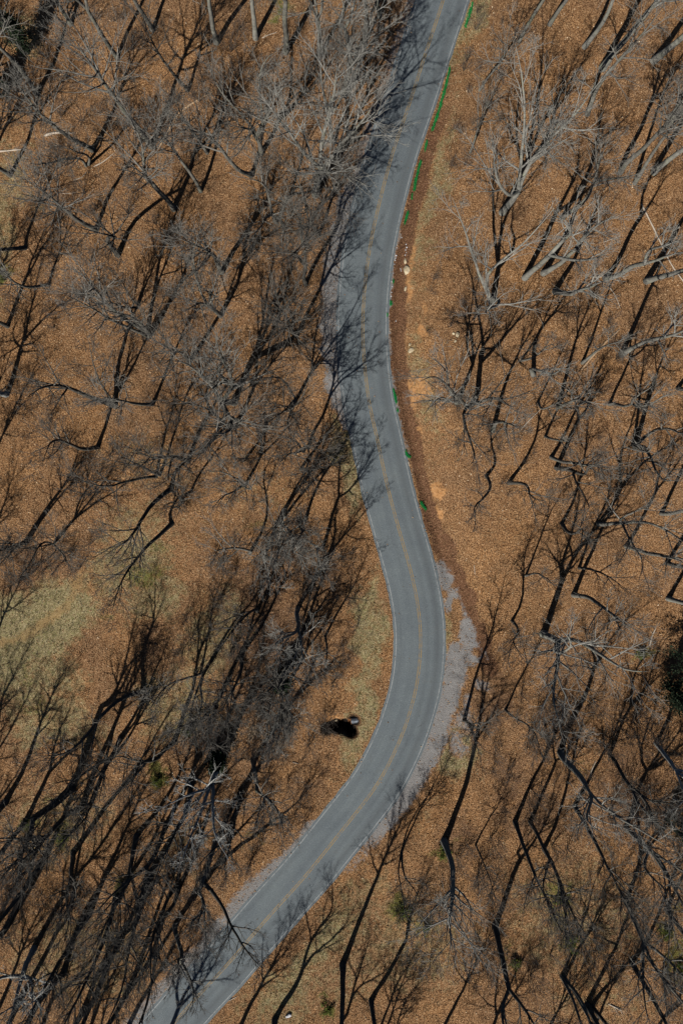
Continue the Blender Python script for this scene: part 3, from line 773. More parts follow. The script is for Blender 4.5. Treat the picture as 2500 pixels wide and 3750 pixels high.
 (2203,250,23,.36,'s','p',None,4.0,"thick pale trunk with black side shadow near the top right"),
 (2390,222,23,.34,'s','p',None,4.0,"second thick pale trunk, nearer the top right corner"),
 (2137,172,21,.25,'s','p',None,3.4,"slim pale trunk just left of the thick one near the top right"),
 (2270,632,20,.28,'f','g',None,4.0,"grey forked tree below the two thick pale trunks"),
 (2391,632,21,.30,'s','p',None,3.8,"pale trunk slanting out of the right edge under the thick pale trunks"),
 (2322,672,18,.22,'s','g',None,3.2,"grey tree between the slanting edge trunk and the long fallen pole"),
 (2055,800,18,.24,'f','g',None,3.6,"grey forked tree beside the long thin fallen stick"),
 (2150,420,19,.24,'l','g',None,3.4,"slender grey tree downhill of the thick pale trunk"),
 (2440,460,19,.25,'f','g',None,3.6,"grey forked tree on the right edge under the thick pale trunks"),
 (1900,150,18,.2,'f','g',None,3.4,"grey forked tree on the bank near the top edge beside the road"),
 (2010,90,18,.22,'s','g',None,3.4,"grey tree at the top edge over the right hand bank"),
 (1755,330,13,.13,'l','g',None,3.0,"thin grey tree on the grassy bank above the green strip"),
 (1720,560,12,.12,'l','g',None,2.8,"thin grey tree on the grassy bank below the green strip"),
 (2480,1420,17,.22,'f','d',None,3.6,"dark forked tree on the right edge beside the pale thick trunk"),
 (2130,1330,15,.16,'l','g',None,2.8,"slender grey tree beside the splintered log on the right slope"),
 (1905,1320,12,.13,'l','g',None,2.4,"slender grey tree between the arched trunk and the pale bank tree"),
 (2230,1480,15,.18,'f','g',None,3.2,"grey forked tree below the splintered log on the right slope"),
 (2120,2080,14,.16,'l','d',None,3.0,"slender dark tree above the leaning grey one on the right slope"),
]
# trees just outside the frame whose shadows or crowns reach in
OUT = [(-90, 3520), (-150, 3250), (-120, 2900), (-60, 3800), (120, 3860), (290, 3880), (430, 3840), (560, 3900), (-200, 3700), (840, 3900), (1180, 3880), (1330, 3900),
       (1560, 3880), (1760, 3870), (1950, 3900), (2130, 3880), (2340, 3880), (2560, 3700), (-110, 2500), (-130, 2150), (-90, 1750), (-120, 1250), (-90, 700), (-110, 400)]

BD, SUBD = "bare_tree", "tree"
def add_tree(px, py, h, r0, style, bark, top, cr, label, seed, group=None):
    B = W(px, py)
    r = np.random.default_rng(seed)
    if top is None:
        T = np.array([r.normal(0, 0.03) * h, r.normal(0, 0.03) * h, h])
    else:
        T = ray_at_z(top[0], top[1], B[2] + h * 0.93) - B
        hl = math.hypot(T[0], T[1]); mx = h * (0.62 if style == 'b' else 0.42)
        if hl > mx: T[:2] *= mx / hl
        T[2] = h
    dens = 0.95
    if px > 1650 and 850 < py < 2250: dens = 0.62; cr *= 0.9
    elif px < 1250 and py < 1250: dens = 1.1; cr *= 1.15
    if py > 2750 and px < 900: r0 *= 1.3; h *= 1.1; T = T * np.array([1.1, 1.1, 1.1])
    tr, crn, ends = make_tree(B, T, r0, style, seed, cr * 1.22, dens)
    root = link(BD, None, loc=B, label=label, cat="tree", group=group)
    root.empty_display_size = 0.5
    link("trunk", tr.mesh("trunk", True), BARK[bark], parent=root)
    link("crown", crn.mesh("crown"), TWIG[bark], parent=root)
    return root

for k, (px, py, h, r0, style, bark, top, cr, label) in enumerate(TREES):
    add_tree(px, py, h, r0, style, bark, top, cr, label, 100 + k, "leafless trees of the hillside woods")
for k, (px, py) in enumerate(OUT):
    lab = "dark bare tree just outside the bottom edge, its shadow falling into view" if py > 3750 else \
          "dark bare tree just outside the side of the view, its shadow falling in"
    add_tree(px, py, 18, .24, 'sfc'[k % 3], 'd', None, 3.6, lab, 900 + k, "trees beyond the bottom edge" if py > 3750 else "trees beyond the sides")

# ------------------------------------------------------------------ evergreens, shrubs, green plants
def leafmat(name, stops, scale=6.0, attr=None, rough=0.8):
    m, nt, bs = nodes(name)
    if attr: f = N(nt, "ShaderNodeAttribute", attribute_name=attr).outputs["Fac"]
    else: f = noise(nt, geopos(nt), scale, 3, 0.7)
    c = ramp(nt, f, stops)
    nt.links.new(c, bs.inputs["Base Color"]); bs.inputs["Roughness"].default_value = rough
    bs.inputs["Specular IOR Level"].default_value = 0.15
    return m
EVERG = leafmat("evergreen_needles", [(0.3, (0.012, 0.02, 0.012)), (0.7, (0.04, 0.06, 0.032))])
SPRING = leafmat("spring_leaves", [(0.3, (0.055, 0.085, 0.014)), (0.7, (0.19, 0.22, 0.045))])
VIVID = leafmat("vivid_green_leaves", [(0.3, (0.004, 0.11, 0.022)), (0.7, (0.012, 0.26, 0.06))])
TANLEAF = leafmat("dry_tan_leaves", [(0.3, (0.26, 0.18, 0.11)), (0.7, (0.55, 0.44, 0.31))])

def evergreen(px, py, h, rad, seed, label):
    B = W(px, py); r = np.random.default_rng(seed)
    root = link("evergreen_tree", None, loc=B, label=label, cat="tree", group="dark evergreens among the bare trees")
    tr = Acc(); t = np.linspace(0, 1, 8)
    P = np.stack([0.1 * np.sin(t * 3), 0.1 * np.cos(t * 4) - .1, t * h - 0.2], -1)
    v, q = ring_tubes(P[None], (0.18 * (1 - t) + 0.02)[None], 6); tr.add(v, q)
    link("trunk", tr.mesh("trunk", True), BARK['d'], parent=root)
    ac = Acc()
    nb = 90
    z = h * (0.12 + 0.86 * r.uniform(0, 1, nb) ** 0.9); az = r.uniform(0, 6.28, nb)
    L = rad * (1.05 - z / h) ** 0.7 * r.uniform(0.55, 1.15, nb)
    D = nrm(np.stack([np.cos(az), np.sin(az), r.uniform(0.05, 0.5, nb)], -1))
    bp, br = grow(np.stack([0 * z, 0 * z, z], -1), D, L, np.full(nb, .03), np.full(nb, .008), 5, 0.12, 0.02, r)
    v, q = ring_tubes(bp, br, 3); ac.add(v, q)
    pts = []
    for k in range(2, 6):
        for _ in range(13):
            pts.append(bp[:, k] + r.normal(0, 0.16 + 0.03 * k, (nb, 3)))
    pts = np.concatenate(pts)
    v, q = leaf_quads(pts, 0.12, r, 1.2); ac.add(v, q)
    link("crown", ac.mesh("crown"), EVERG, parent=root)
evergreen(104, 185, 7.5, 1.9, 51, "black green evergreen hidden under grey branches in the upper left corner")
evergreen(8, 352, 7.0, 1.9, 52, "dark evergreen cut by the left edge below the corner one")
evergreen(2475, 2400, 10.0, 3.0, 53, "big black evergreen on the right edge under bleached limbs")
evergreen(2440, 2520, 7.0, 2.4, 54, "smaller dark evergreen just below the big black one")
evergreen(805, 2760, 4.0, 1.5, 55, "small dark evergreen in the thicket beside the culvert pit")
evergreen(1040, 2470, 4.5, 1.6, 56, "dark evergreen bush in the blackest hollow of the thicket")
evergreen(2460, 2990, 7.0, 2.2, 57, "dark evergreen at the right edge among grey twigs")

def shrub_mesh(seed, h, n, spread, twigs=5, bits=3):
    r = np.random.default_rng(seed); a = Acc()
    az = r.uniform(0, 6.28, n); tl = np.abs(r.normal(0, spread, n))
    D = nrm(np.stack([np.cos(az) * tl, np.sin(az) * tl, np.ones(n)], -1))
    P = np.stack([np.cos(az) * 0.15 * r.uniform(0, 1, n), np.sin(az) * 0.15 * r.uniform(0, 1, n), np.full(n, -0.1)], -1)
    L = h * r.uniform(0.55, 1.1, n)
    l1, r1 = grow(P, D, L, np.full(n, 0.014 * h ** 0.5), np.full(n, 0.006), 6, 0.12, 0.02, r)
    v, q = ring_tubes(l1, r1, 3); a.add(v, q)
    p, d, t, rl, par = spawn(l1, r1, twigs, 0.2, 0.95, 0.3, 0.9, r)
    L2 = L[par] * 0.45 * (1.1 - 0.6 * t)
    l2, r2 = grow(p, d, L2, np.clip(rl * .8, .007, .014), np.full(len(t), .006), 3, 0.15, 0.03, r)
    v, q = ring_tubes(l2, r2, 3); a.add(v, q)
    p, d, t, rl, par = spawn(l2, r2, bits, 0.1, 0.95, 0.3, 0.9, r)
    l3, r3 = grow(p, d, L2[par] * 0.5, np.full(len(t), .0075), np.full(len(t), .005), 2, 0.15, 0.02, r)
    v, q = ring_tubes(l3, r3, 3); a.add(v, q)
    return a.mesh("bare_shrub"), l3
SH = []
for k in range(8):
    me, _ = shrub_mesh(400 + k, 2.6 + 0.25 * k, 8 + k % 4, 0.35 + 0.04 * (k % 3))
    me.materials.append(SHRUBM); SH.append(me)

# label, zone centre and radii in photo pixels, rotation, count, size
ZONES = [
 ("low brown grey bare shrub in the thicket between the clearing and the lower bend", 880, 2330, 260, 420, 12, 34, 1.0),
 ("purplish bare shrub on the brushy left bank opposite the gravel patches", 1200, 2350, 110, 330, 5, 18, 0.8),
 ("purplish bare shrub along the upper margin of the grass clearing", 150, 2020, 220, 110, 0, 14, 0.9),
 ("fine grey shrub around the black clump hollow left of the culvert", 980, 2650, 260, 130, 0, 18, 1.0),
 ("brown brush between the white limbed tree and the lower road", 960, 3000, 230, 150, -40, 18, 0.9),
 ("grey bare shrub among the long shadows of the lower left woods", 420, 3330, 460, 330, 0, 34, 1.0),
 ("red brown bare shrub on the slope beside the gravel turnout", 1900, 2760, 150, 260, 15, 20, 0.9),
 ("grey bare shrub in the tangle under the bleached right edge limbs", 2260, 2780, 230, 260, 0, 24, 1.1),
 ("grey bare shrub among the green sprigs of the lower right slope", 1950, 3350, 420, 320, 0, 30, 0.9),
 ("grey bare shrub near the bottom right corner clump", 2250, 3600, 230, 130, 0, 10, 1.0),
 ("low grey shrub under the leaning trees on the upper left slope", 330, 1000, 330, 330, 0, 26, 0.9),
 ("fine grey shrub below the fallen logs in the top left woods", 560, 300, 480, 260, 0, 24, 0.9),
 ("low brown shrub in the leaf litter around the level dark trunk", 380, 1560, 330, 150, 0, 16, 0.8),
 ("small tan shrub on the grassy bank above the green roadside strip", 1720, 330, 130, 330, 14, 16, 0.6),
 ("small grey shrub on the bank above the orange clay", 1640, 1330, 90, 330, -5, 14, 0.6),
 ("thin grey shrub on the open right hand leaf slope", 2120, 1650, 330, 500, 0, 30, 0.6),
 ("grey shrub in the shade below the star shaped crown", 790, 1700, 240, 170, 0, 12, 0.8),
]
zr = np.random.default_rng(31)
for zi, (lab, cx, cy, rx, ry, rot, cnt, sz) in enumerate(ZONES):
    for k in range(cnt):
        while True:
            a = zr.uniform(0, 6.28); q = math.sqrt(zr.uniform(0, 1)); c_, s_ = math.cos(math.radians(rot)), math.sin(math.radians(rot))
            u, w = rx * q * math.cos(a), ry * q * math.sin(a)
            px, py = cx + u * c_ - w * s_, cy + u * s_ + w * c_
            B = W(px, py)
            if abs(float(road_dist(B[0], B[1])[0])) > 4.0: break
        o = link("bare_shrub", SH[int(zr.integers(0, 8))], loc=B, label=lab, cat="shrub", group="shrubs of thicket: " + lab.split(" shrub ")[-1].split(" brush ")[-1])
        s = sz * zr.uniform(0.65, 1.3)
        o.rotation_euler = (0, 0, zr.uniform(0, 6.28)); o.scale = (s, s, s * zr.uniform(0.8, 1.15))

def green_shrub(px, py, h, n, spread, seed, label, mat, leafn=5, lsize=0.055, name="green_shrub"):
    B = W(px, py); r = np.random.default_rng(seed)
    me, ends = shrub_mesh(seed, h, n, spread, 4, 4); me.name = "stems"
    root = link(name, None, loc=B, label=label, cat="shrub")
    link("stems", me, SHRUBM, parent=root)
    P = ends[:, 1:].reshape(-1, 3)
    P = np.concatenate([P + r.normal(0, 0.06, P.shape) for _ in range(leafn)])
    P = P[P[:, 2] > 0.02]
    v, q = leaf_quads(P, lsize, r, 0.8)
    link("leaves", mesh_from("leaves", v, quads=q), mat, parent=root)
GS = [(1195, 3690, 1.0, 14, 0.9, "bright green leafy shrub in leaf litter at the bottom edge"),
      (450, 3240, 1.2, 12, 0.8, "bright green leafy sprig in the lower left woods"),
      (590, 2850, 1.2, 12, 0.9, "mossy green leafy shrub on the hummock below the clearing"),
      (690, 2680, 0.8, 10, 0.9, "small green leafy shrub at the foot of the dark forked tree"),
      (2430, 3410, 1.2, 14, 0.8, "deep green leafy shrub near the right edge"),
      (2485, 3540, 1.3, 14, 0.8, "green leafy shrub cut by the right edge"),
      (2090, 3440, 1.2, 12, 0.9, "olive green leafy shrub above the grey clump at bottom right"),
      (2045, 3290, 1.0, 10, 0.9, "yellow green leafy shrub on the lower right slope"),
      (1470, 3330, 1.4, 16, 1.0, "yellow green shrub under the bright pale radiating crown"),
      (1560, 3390, 1.0, 12, 0.9, "smaller green shrub beside the bright pale radiating crown"),
      (1620, 3120, 1.2, 14, 1.0, "green leafy shrub around the foot of the tall pale crowned tree"),
      (1890, 3520, 1.0, 10, 0.9, "pale green shrub below the low splitting dark tree"),
      (2340, 2400, 0.9, 12, 0.9, "dark green leafy shrub in the shade of the bleached limbs"),
      (230, 3060, 1.2, 12, 0.9, "mossy green shrub under the massive slanting trunk"),
      (100, 3020, 1.0, 10, 0.9, "mossy green shrub at the left edge below the massive slanting trunk"),
      (8, 1010, 0.7, 12, 1.0, "yellow green mossy shrub on the left edge")]
for k, (px, py, h, n, sp, lab) in enumerate(GS):
    green_shrub(px, py, h, n, sp, 600 + k, lab, SPRING, 3)
green_shrub(945, 2655, 4.2, 14, 0.55, 640, "shrub still holding pale tan leaves beside the culvert pit", TANLEAF, 3, 0.06, "leafy_shrub")
green_shrub(1010, 2700, 3.0, 10, 0.5, 641, "smaller tan leaved shrub on the road side of the larger one", TANLEAF, 2, 0.06, "leafy_shrub")

GRS = [([(1726, 12), (1712, 60), (1700, 100)], 9, "vivid green strip of low plants at the very top of the pavement edge"),
       ([(1643, 250), (1632, 300), (1620, 345), (1606, 395), (1592, 440), (1578, 478)], 10, "longest vivid green strip of low plants along the pavement edge"),
       ([(1560, 515), (1552, 550)], 7, "short vivid green strip just below the longest one"),
       ([(1537, 590), (1527, 625), (1516, 672), (1513, 696)], 9, "vivid green strip ending above the pale ditch stones"),
       ([(1506, 712), (1503, 728)], 5, "small vivid green tuft between two green strips"),
       ([(1490, 776), (1483, 800), (1477, 820)], 8, "vivid green strip nearest the pale ditch stones"),
       ([(1437, 1028), (1436, 1036)], 6, "little vivid green tuft beside the pale rock slab"),
       ([(1428, 1106), (1427, 1116)], 9, "round vivid green clump at the narrowest part of the ditch"),
       ([(1415, 1150), (1414, 1156)], 5, "tiny vivid green tuft touching the white edge line"),
       ([(1436, 1425), (1442, 1450), (1447, 1475)], 7, "broken vivid green strip opposite the orange clay bank"),
       ([(1451, 1500), (1453, 1504)], 5, "tiny vivid green tuft below the broken green strip"),
       ([(1482, 1650), (1486, 1668), (1498, 1674)], 9, "hooked vivid green clump where a branch crosses the road"),
       ([(1536, 1838), (1540, 1845), (1545, 1852), (1556, 1866)], 8, "lowest vivid green clump beside the last clay patch")]
for k, (pl, wpx, lab) in enumerate(GRS):
    r = np.random.default_rng(700 + k)
    pp = np.array(pl, float)
    segl = np.hypot(*np.diff(pp, axis=0).T); cu = np.concatenate([[0], np.cumsum(segl)])
    n = int(60 + cu[-1] * 9); s = r.uniform(0, cu[-1], n)
    x = np.interp(s, cu, pp[:, 0]) + 3 + np.clip(r.normal(0, wpx * 0.22, n), -wpx * 0.5, wpx * .6) * (0.5 + vnoise(s, s * 0, 14, k))
    y = np.interp(s, cu, pp[:, 1]) + r.normal(0, 3, n)
    P = W(x, y, 0.0); P[:, 2] += r.uniform(0.03, 0.14, n)
    c0 = P.mean(0)
    v, q = leaf_quads(P - c0, 0.055, r, 0.5)
    link("green_plant", mesh_from("green_plant", v, quads=q), VIVID, loc=c0, label=lab, cat="plant", group="vivid green plants along the pavement edge")

# ------------------------------------------------------------------ fallen wood, stones, culvert
def woodmat(name, a, b):
    m, nt, bs = nodes(name)
    v = N(nt, "ShaderNodeVectorMath", operation='MULTIPLY'); v.inputs[1].default_value = (1, 1, 6)
    nt.links.new(geopos(nt), v.inputs[0])
    nt.links.new(ramp(nt, noise(nt, v.outputs[0], 5, 4, 0.7), [(0.3, a), (0.7, b)]), bs.inputs["Base Color"]); bs.inputs["Roughness"].default_value = 0.85
    return m
WOOD_O = woodmat("splintered_wood", (0.32, 0.19, 0.095), (0.56, 0.40, 0.25))
WOOD_P = woodmat("weathered_wood", (0.33, 0.27, 0.21), (0.55, 0.47, 0.38))
LOGS = [([(580, 548), (612, 490), (650, 425), (690, 390), (735, 362), (782, 336)], .15, WOOD_O, "long splintered orange log at the foot of the tall grey tree", True),
        ([(163, 499), (200, 488), (236, 488), (270, 490)], .15, WOOD_P, "pale barkless log under the straight grey tree", True),
        ([(-20, 557), (40, 552), (100, 546)], .12, WOOD_P, "pale log reaching in from the left edge", True),
        ([(211, 705), (250, 709), (287, 704)], .05, WOOD_P, "curved pale stick on bare leaf litter below the logs", False),
        ([(343, 612), (380, 592), (420, 560)], .07, WOOD_P, "pale broken branch beside the leaning clump of stems", False),
        ([(270, 660), (300, 650), (318, 630)], .06, WOOD_P, "short pale branch at the foot of the leaning clump", False),
        ([(2124, 1356), (2170, 1302), (2215, 1254), (2268, 1206)], .13, WOOD_O, "long splintered pale log on the right hand slope", True),
        ([(1903, 1575), (1945, 1530), (1990, 1488)], .07, WOOD_P, "thin pale log between two long trunk shadows", False),
        ([(2031, 865), (2090, 815), (2178, 730)], .06, WOOD_P, "long thin fallen stick beside the pale forked trunks", False),
        ([(2207, 887), (2240, 875), (2273, 864)], .05, WOOD_P, "short straight stick lying below the long fallen stick", False),
        ([(2346, 747), (2400, 855), (2452, 963), (2500, 1032), (2530, 1085)], .09, WOOD_P, "long fallen pole crossing the pale trunks near the right edge", True),
        ([(2228, 1050), (2250, 1082), (2270, 1130)], .06, WOOD_P, "broken pole below the curved pale trunk", False),
        ([(838, 3664), (868, 3648)], .06, WOOD_P, "small pale stick on the grassy verge near the bottom road stretch", False),
        ([(2224, 3674), (2274, 3699)], .10, WOOD_P, "bleached broken log near the massive bottom right clump", True),
        ([(1735, 2070), (1738, 2106)], .05, WOOD_P, "short pale stick upslope of the gravel patches", False),
        ([(960, 140), (985, 128), (1014, 119)], .06, WOOD_P, "pinkish stick beside the pale straight tree at top", False),
        ([(975, 949), (1000, 943), (1029, 941)], .05, WOOD_P, "thin pale stick on litter between two wide shadows", False),
        ([(1690, 1665), (1694, 1640)], .05, WOOD_P, "tiny pale stick on the slope behind the dark fan of limbs", False),
        ([(2376, 2366), (2384, 2330), (2398, 2300)], .11, WOOD_P, "bleached upright stump log in front of the big black evergreen", True),
        ([(2158, 2842), (2166, 2815), (2180, 2786)], .07, WOOD_P, "pale log inside the shade of the leaning pale crowned tree", False),
        ([(1070, 2790), (1095, 2797)], .06, WOOD_P, "short pale branch in brush between the culvert and the leaning fork", False),
        ([(1495, 1690), (1497, 1706)], .07, WOOD_P, "stubby pale chunk of wood below the hooked green clump", False)]
for k, (pl, rad, mat, lab, big) in enumerate(LOGS):
    r = np.random.default_rng(800 + k)
    pp = catmull(np.array(pl, float), 5)
    P = W(pp[:, 0], pp[:, 1], rad * 0.6)
    zz = P[:, 2].copy(); P[1:-1, 2] = (zz[:-2] + zz[1:-1] * 2 + zz[2:]) / 4
    n = len(P); t = np.linspace(0, 1, n)
    c0 = P.mean(0)
    R = rad * (1 - 0.45 * t) * (1 + 0.12 * r.normal(0, 1, n)); R[-1] *= 0.25; R[0] *= 0.6
    a = Acc(); v, q = ring_tubes((P - c0)[None], R[None], 7); a.add(v, q)
    o = link("fallen_log" if big else "fallen_stick", a.mesh("fallen_log"), mat, loc=c0, label=lab, cat="log" if big else "stick")
    if big:
        b = Acc()
        p, d, tt, rl, par = spawn((P - c0)[None], R[None], 4, 0.35, 0.98, 0.4, 0.9, r)
        d[:, 2] = np.abs(d[:, 2]) * 0.4; d = nrm(d)
        l1, r1 = grow(p, d, r.uniform(0.5, 1.4, 4), np.minimum(rl * .5, .05), np.full(4, .008), 5, 0.14, 0.0, r)
        v, q = ring_tubes(l1, r1, 5); b.add(v, q)
        link("broken_branch", b.mesh("broken_branch"), mat, parent=o)

def rockmat(name, a, b, sc=3.0):
    m, nt, bs = nodes(name); v = geopos(nt)
    nt.links.new(ramp(nt, noise(nt, v, sc, 5, 0.7), [(0.3, a), (0.7, b)]), bs.inputs["Base Color"]); bs.inputs["Roughness"].default_value = 0.9
    bump(nt, noise(nt, v, 12, 4), 0.6, 0.05, bs)
    return m
ROCK_T = rockmat("tan_rock", (0.36, 0.28, 0.17), (0.62, 0.53, 0.37))
ROCK_G = rockmat("pale_grey_rock", (0.38, 0.38, 0.40), (0.66, 0.66, 0.68), 8)
import bmesh
def rock(px, py, sx, sy, sz, rot, seed, mat, label, name="rock", group=None, boxy=0.0):
    r = np.random.default_rng(seed)
    bm = bmesh.new(); bmesh.ops.create_icosphere(bm, subdivisions=3, radius=1.0)
    off = r.uniform(0, 50, 3); ph = r.normal(0, 1, (9, 3)); ofs = r.uniform(.55, .9, 9); ph = nrm(ph)
    for vtx in bm.verts:
        c = np.array(vtx.co)
        for nn_, o_ in zip(ph, ofs):                     # cleave with planes -> flat broken faces
            e = c @ nn_ - o_
            if e > 0: c = c - nn_ * e * 0.92
        c = c * (1 + 0.05 * math.sin(7 * c[0] + off[0]) * math.sin(6 * c[1] + off[1]))
        vtx.co = (c[0] * sx, c[1] * sy, c[2] * sz)
    me = bpy.data.meshes.new(name); bm.to_mesh(me); bm.free()
    o = link(name, me, mat, loc=W(px, py, sz * 0.25), label=label, cat="rock", group=group)
    o.rotation_euler = (r.normal(0, .1), r.normal(0, .1), math.radians(rot))
rock(1486, 990, .50, .55, .30, 5, 1, ROCK_T, "squarish tan rock slab on the edge of the leaf filled ditch")
rock(1483, 957, .18, .36, .18, 8, 2, ROCK_T, "narrow tan rock just above the squarish slab")
rock(1484, 1058, .16, .30, .15, -20, 3, ROCK_T, "small pale orange rock below the squarish slab")
rock(1674, 1226, .28, .32, .25, 20, 4, ROCK_T, "cream rock on the leaf slope above the orange clay")
rock(1659, 1222, .18, .2, .16, 0, 5, ROCK_T, "smaller cream rock touching the larger cream one")
rock(1665, 1250, .2, .16, .14, 40, 6, ROCK_T, "low flat cream rock below the pair of cream rocks")
rock(1504, 1284, .42, .34, .2, 30, 7, ROCK_T, "greenish tan rock at the top of the clay bank")
rock(1500, 1262, .2, .16, .15, 60, 8, ROCK_T, "little tan rock just above the greenish one")
rock(1056, 3717, .38, .3, .28, 30, 9, ROCK_G, "pale grey boulder at the foot of the bottom edge forked tree")
rock(172, 157, .10, .14, .10, 10, 10, ROCK_G, "white stone gleaming beside the black cedar")
rock(1230, 2637, .16, .12, .12, 10, 11, ROCK_T, "tan stone on the rim of the culvert pit")
rr_ = np.random.default_rng(77)
for k, (px, py) in enumerate([(1485, 915), (1487, 925), (1483, 934), (1489, 906), (1452, 907), (1450, 936), (1448, 945), (1455, 898), (1446, 953), (1444, 968), (1440, 1000), (1434, 1032), (1432, 1085), (1466, 985), (1468, 992), (1449, 1176), (1470, 870), (1486, 895), (1436, 1048), (1433, 1070)]):
    rock(px, py, rr_.uniform(.05, .11), rr_.uniform(.05, .12), .07, rr_.uniform(0, 180), 300 + k, ROCK_G, "bluish white stone in the leaf filled ditch by the tan rocks", "ditch_stone", "white stones in the ditch")

# corrugated culvert end poking out of the left bank
m, nt, bs = nodes("galvanised_pipe")
nt.links.new(ramp(nt, noise(nt, geopos(nt), 6, 3), [(0.35, (0.12, 0.135, 0.16)), (0.7, (0.24, 0.265, 0.30))]), bs.inputs["Base Color"])
bs.inputs["Metallic"].default_value = 0.55; bs.inputs["Roughness"].default_value = 0.45
PIPE = m
RUST = rockmat("rusty_steel", (0.16, 0.06, 0.02), (0.34, 0.15, 0.05), 9)
base = W(1330, 2640)
ax = np.array([-1.0, -0.12, -0.10]); ax /= np.linalg.norm(ax)
start = np.array([base[0], base[1], base[2] - 0.42])
LEN, RAD = 1.45, 0.40
root = link("culvert_pipe", None, loc=start, label="corrugated metal culvert pipe opening into a dark pit beside the lower bend", cat="pipe")
ns = 90; t = np.linspace(0, LEN, ns)
def lathe(rad_fn, t0, t1, n, k=28, lo=0.0, hi=2 * math.pi):
    tt = np.linspace(t0, t1, n); a = np.linspace(lo, hi, k)
    U = nrm(np.cross(ax, [0, 0, 1])); V = np.cross(U, ax)
    R = rad_fn(tt)
    P = tt[:, None, None] * ax + R[:, None, None] * (np.cos(a)[None, :, None] * U + np.sin(a)[None, :, None] * V)
    q = [(i * k + j, i * k + j + 1, (i + 1) * k + j + 1, (i + 1) * k + j) for i in range(n - 1) for j in range(k - 1)]
    return P.reshape(-1, 3), np.array(q)
cor = lambda tt: RAD + 0.022 * np.sin(tt * 2 * math.pi / 0.13)
a = Acc(); v, q = lathe(cor, 0, LEN, ns); a.add(v, q)
v, q = lathe(lambda tt: cor(tt) - 0.02, 0, LEN - .01, ns); a.add(v, q)
link("pipe_wall", a.mesh("pipe_wall", True), PIPE, parent=root)
a = Acc(); v, q = lathe(lambda tt: cor(tt) - 0.03, LEN - 0.15, LEN + 0.42, 26, 14, math.pi * 1.08, math.pi * 1.92); a.add(v, q)
link("rusted_floor", a.mesh("rusted_floor", True), RUST, parent=root, label="rusted torn floor of the pipe sticking out past its wall")
a = Acc(); v, q = lathe(lambda tt: RAD + 0.05 + 0 * tt, LEN - 0.03, LEN, 2); a.add(v, q)
v, q = lathe(lambda tt: RAD - 0.04 + (tt - LEN) * 0 + (tt > LEN - .015) * 0.0, LEN - 0.03, LEN + 0.004, 2); a.add(v, q)
link("pipe_rim", a.mesh("pipe_rim", True), RUST, parent=root)

# ------------------------------------------------------------------ leaf litter and grass
lr = np.random.default_rng(11)
nL = 330000
X = lr.uniform(-45, 45, nL); Y = lr.uniform(-68, 68, nL)
P = np.stack([X, Y, terrain(X, Y)], -1)
M_ = masks(P); d, _ = road_dist(X, Y)
prob = 0.85 * (1 - M_["pit"]) * (1 - 0.8 * M_["grass"]) * (1 - 0.85 * M_["gravel"]) * (1 - 0.75 * M_["clay"]) * (1 - 0.4 * M_["green"])
prob = np.where((d > -WL - 0.05) & (d < WR + 0.05), 0.0035 + 0.05 * (np.abs(d) > 2.85), prob)
prob *= 0.45 + 0.9 * vnoise(X, Y, 1.4, 61)
k = lr.uniform(0, 1, nL) < prob
P = P[k]; dk = d[k]; onroad = (dk > -WL) & (dk < WR)
P[:, 2] = np.where(onroad, -P[:, 1] * math.tan(TILT) + 0.075, P[:, 2] + lr.uniform(0.01, 0.07, len(P)))
v, q = leaf_quads(P, 0.085, lr, 0.45)
me = mesh_from("leaf_litter", v, quads=q)
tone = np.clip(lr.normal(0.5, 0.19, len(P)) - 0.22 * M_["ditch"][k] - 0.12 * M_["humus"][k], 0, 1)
at = me.attributes.new("tone", 'FLOAT', 'POINT'); at.data.foreach_set("value", np.repeat(tone, 4).astype(np.float32))
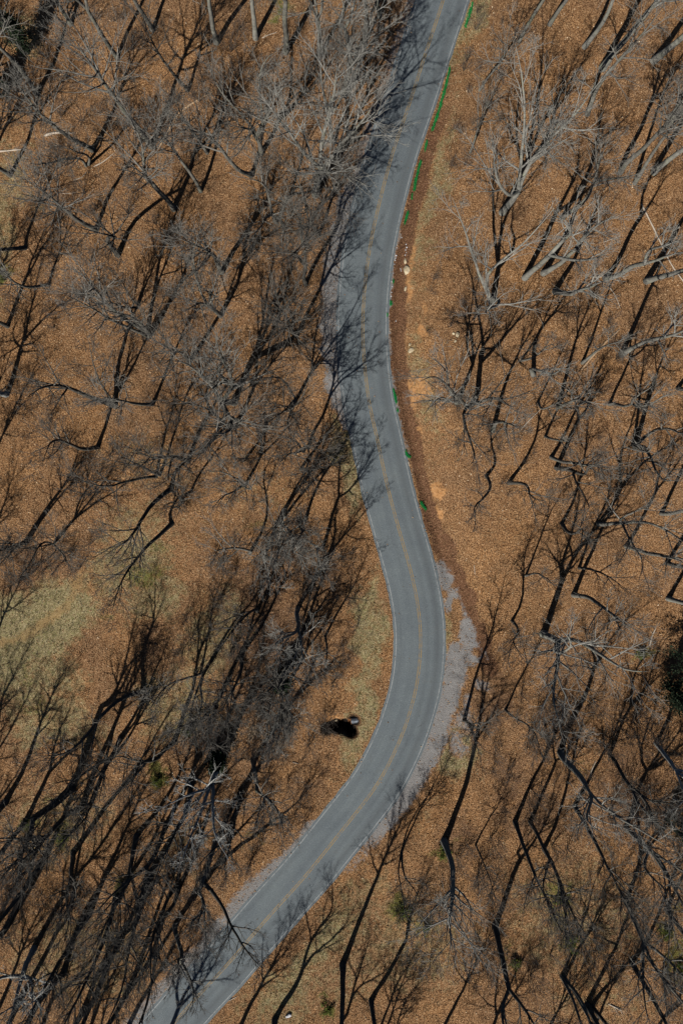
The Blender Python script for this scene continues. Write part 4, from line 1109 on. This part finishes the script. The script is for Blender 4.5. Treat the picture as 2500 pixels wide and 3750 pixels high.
LEAF = leafmat("fallen_leaves", [(0.0, (0.035, 0.018, 0.010)), (0.3, (0.145, 0.078, 0.038)), (0.6, (0.31, 0.185, 0.092)), (0.85, (0.50, 0.335, 0.19)), (1.0, (0.68, 0.54, 0.38))], attr="tone")
link("leaf_litter", me, LEAF, label="orange brown fallen leaves covering the forest floor", cat="leaf litter", kind="stuff")

nG = 150000
X = lr.uniform(-45, 45, nG); Y = lr.uniform(-68, 68, nG)
P = np.stack([X, Y, terrain(X, Y)], -1); M_ = masks(P); d, _ = road_dist(X, Y)
pr = (M_["grass"] * 0.9 + 0.5 * M_["green"]) * (1 - M_["gravel"]) * (1 - 0.8 * M_["track"]) * ((d < -WL - .1) | (d > WR + .1))
k = lr.uniform(0, 1, nG) < pr
P = P[k]; n = len(P)
h = lr.uniform(0.10, 0.34, (n, 4)); az = lr.uniform(0, 6.28, (n, 4)); ln = lr.uniform(0.3, 1.1, (n, 4))
D = np.stack([np.cos(az) * ln, np.sin(az) * ln, np.ones_like(az)], -1); D = nrm(D)
S = np.stack([-np.sin(az), np.cos(az), 0 * az], -1) * 0.016
b0 = P[:, None, :] + np.stack([np.cos(az), np.sin(az), 0 * az], -1) * 0.04
tip = b0 + D * h[..., None]
v = np.stack([b0 - S, b0 + S, tip + S * 0.3, tip - S * 0.3], 2).reshape(-1, 3)
me = mesh_from("grass", v, quads=np.arange(len(v)).reshape(-1, 4))
tone = np.clip(lr.normal(0.5, 0.2, n) + 0.25 * (vnoise(P[:, 0], P[:, 1], 1.8, 71) - 0.5) - 0.25 * M_["green"][k], 0, 1)
at = me.attributes.new("tone", 'FLOAT', 'POINT'); at.data.foreach_set("value", np.repeat(tone, 16).astype(np.float32))
GRASSM = leafmat("dry_grass", [(0.0, (0.06, 0.085, 0.02)), (0.3, (0.19, 0.17, 0.07)), (0.55, (0.38, 0.32, 0.18)), (1.0, (0.60, 0.54, 0.36))], attr="tone")
link("grass", me, GRASSM, label="dry straw and green grass of the clearing and road verges", cat="grass", kind="stuff")
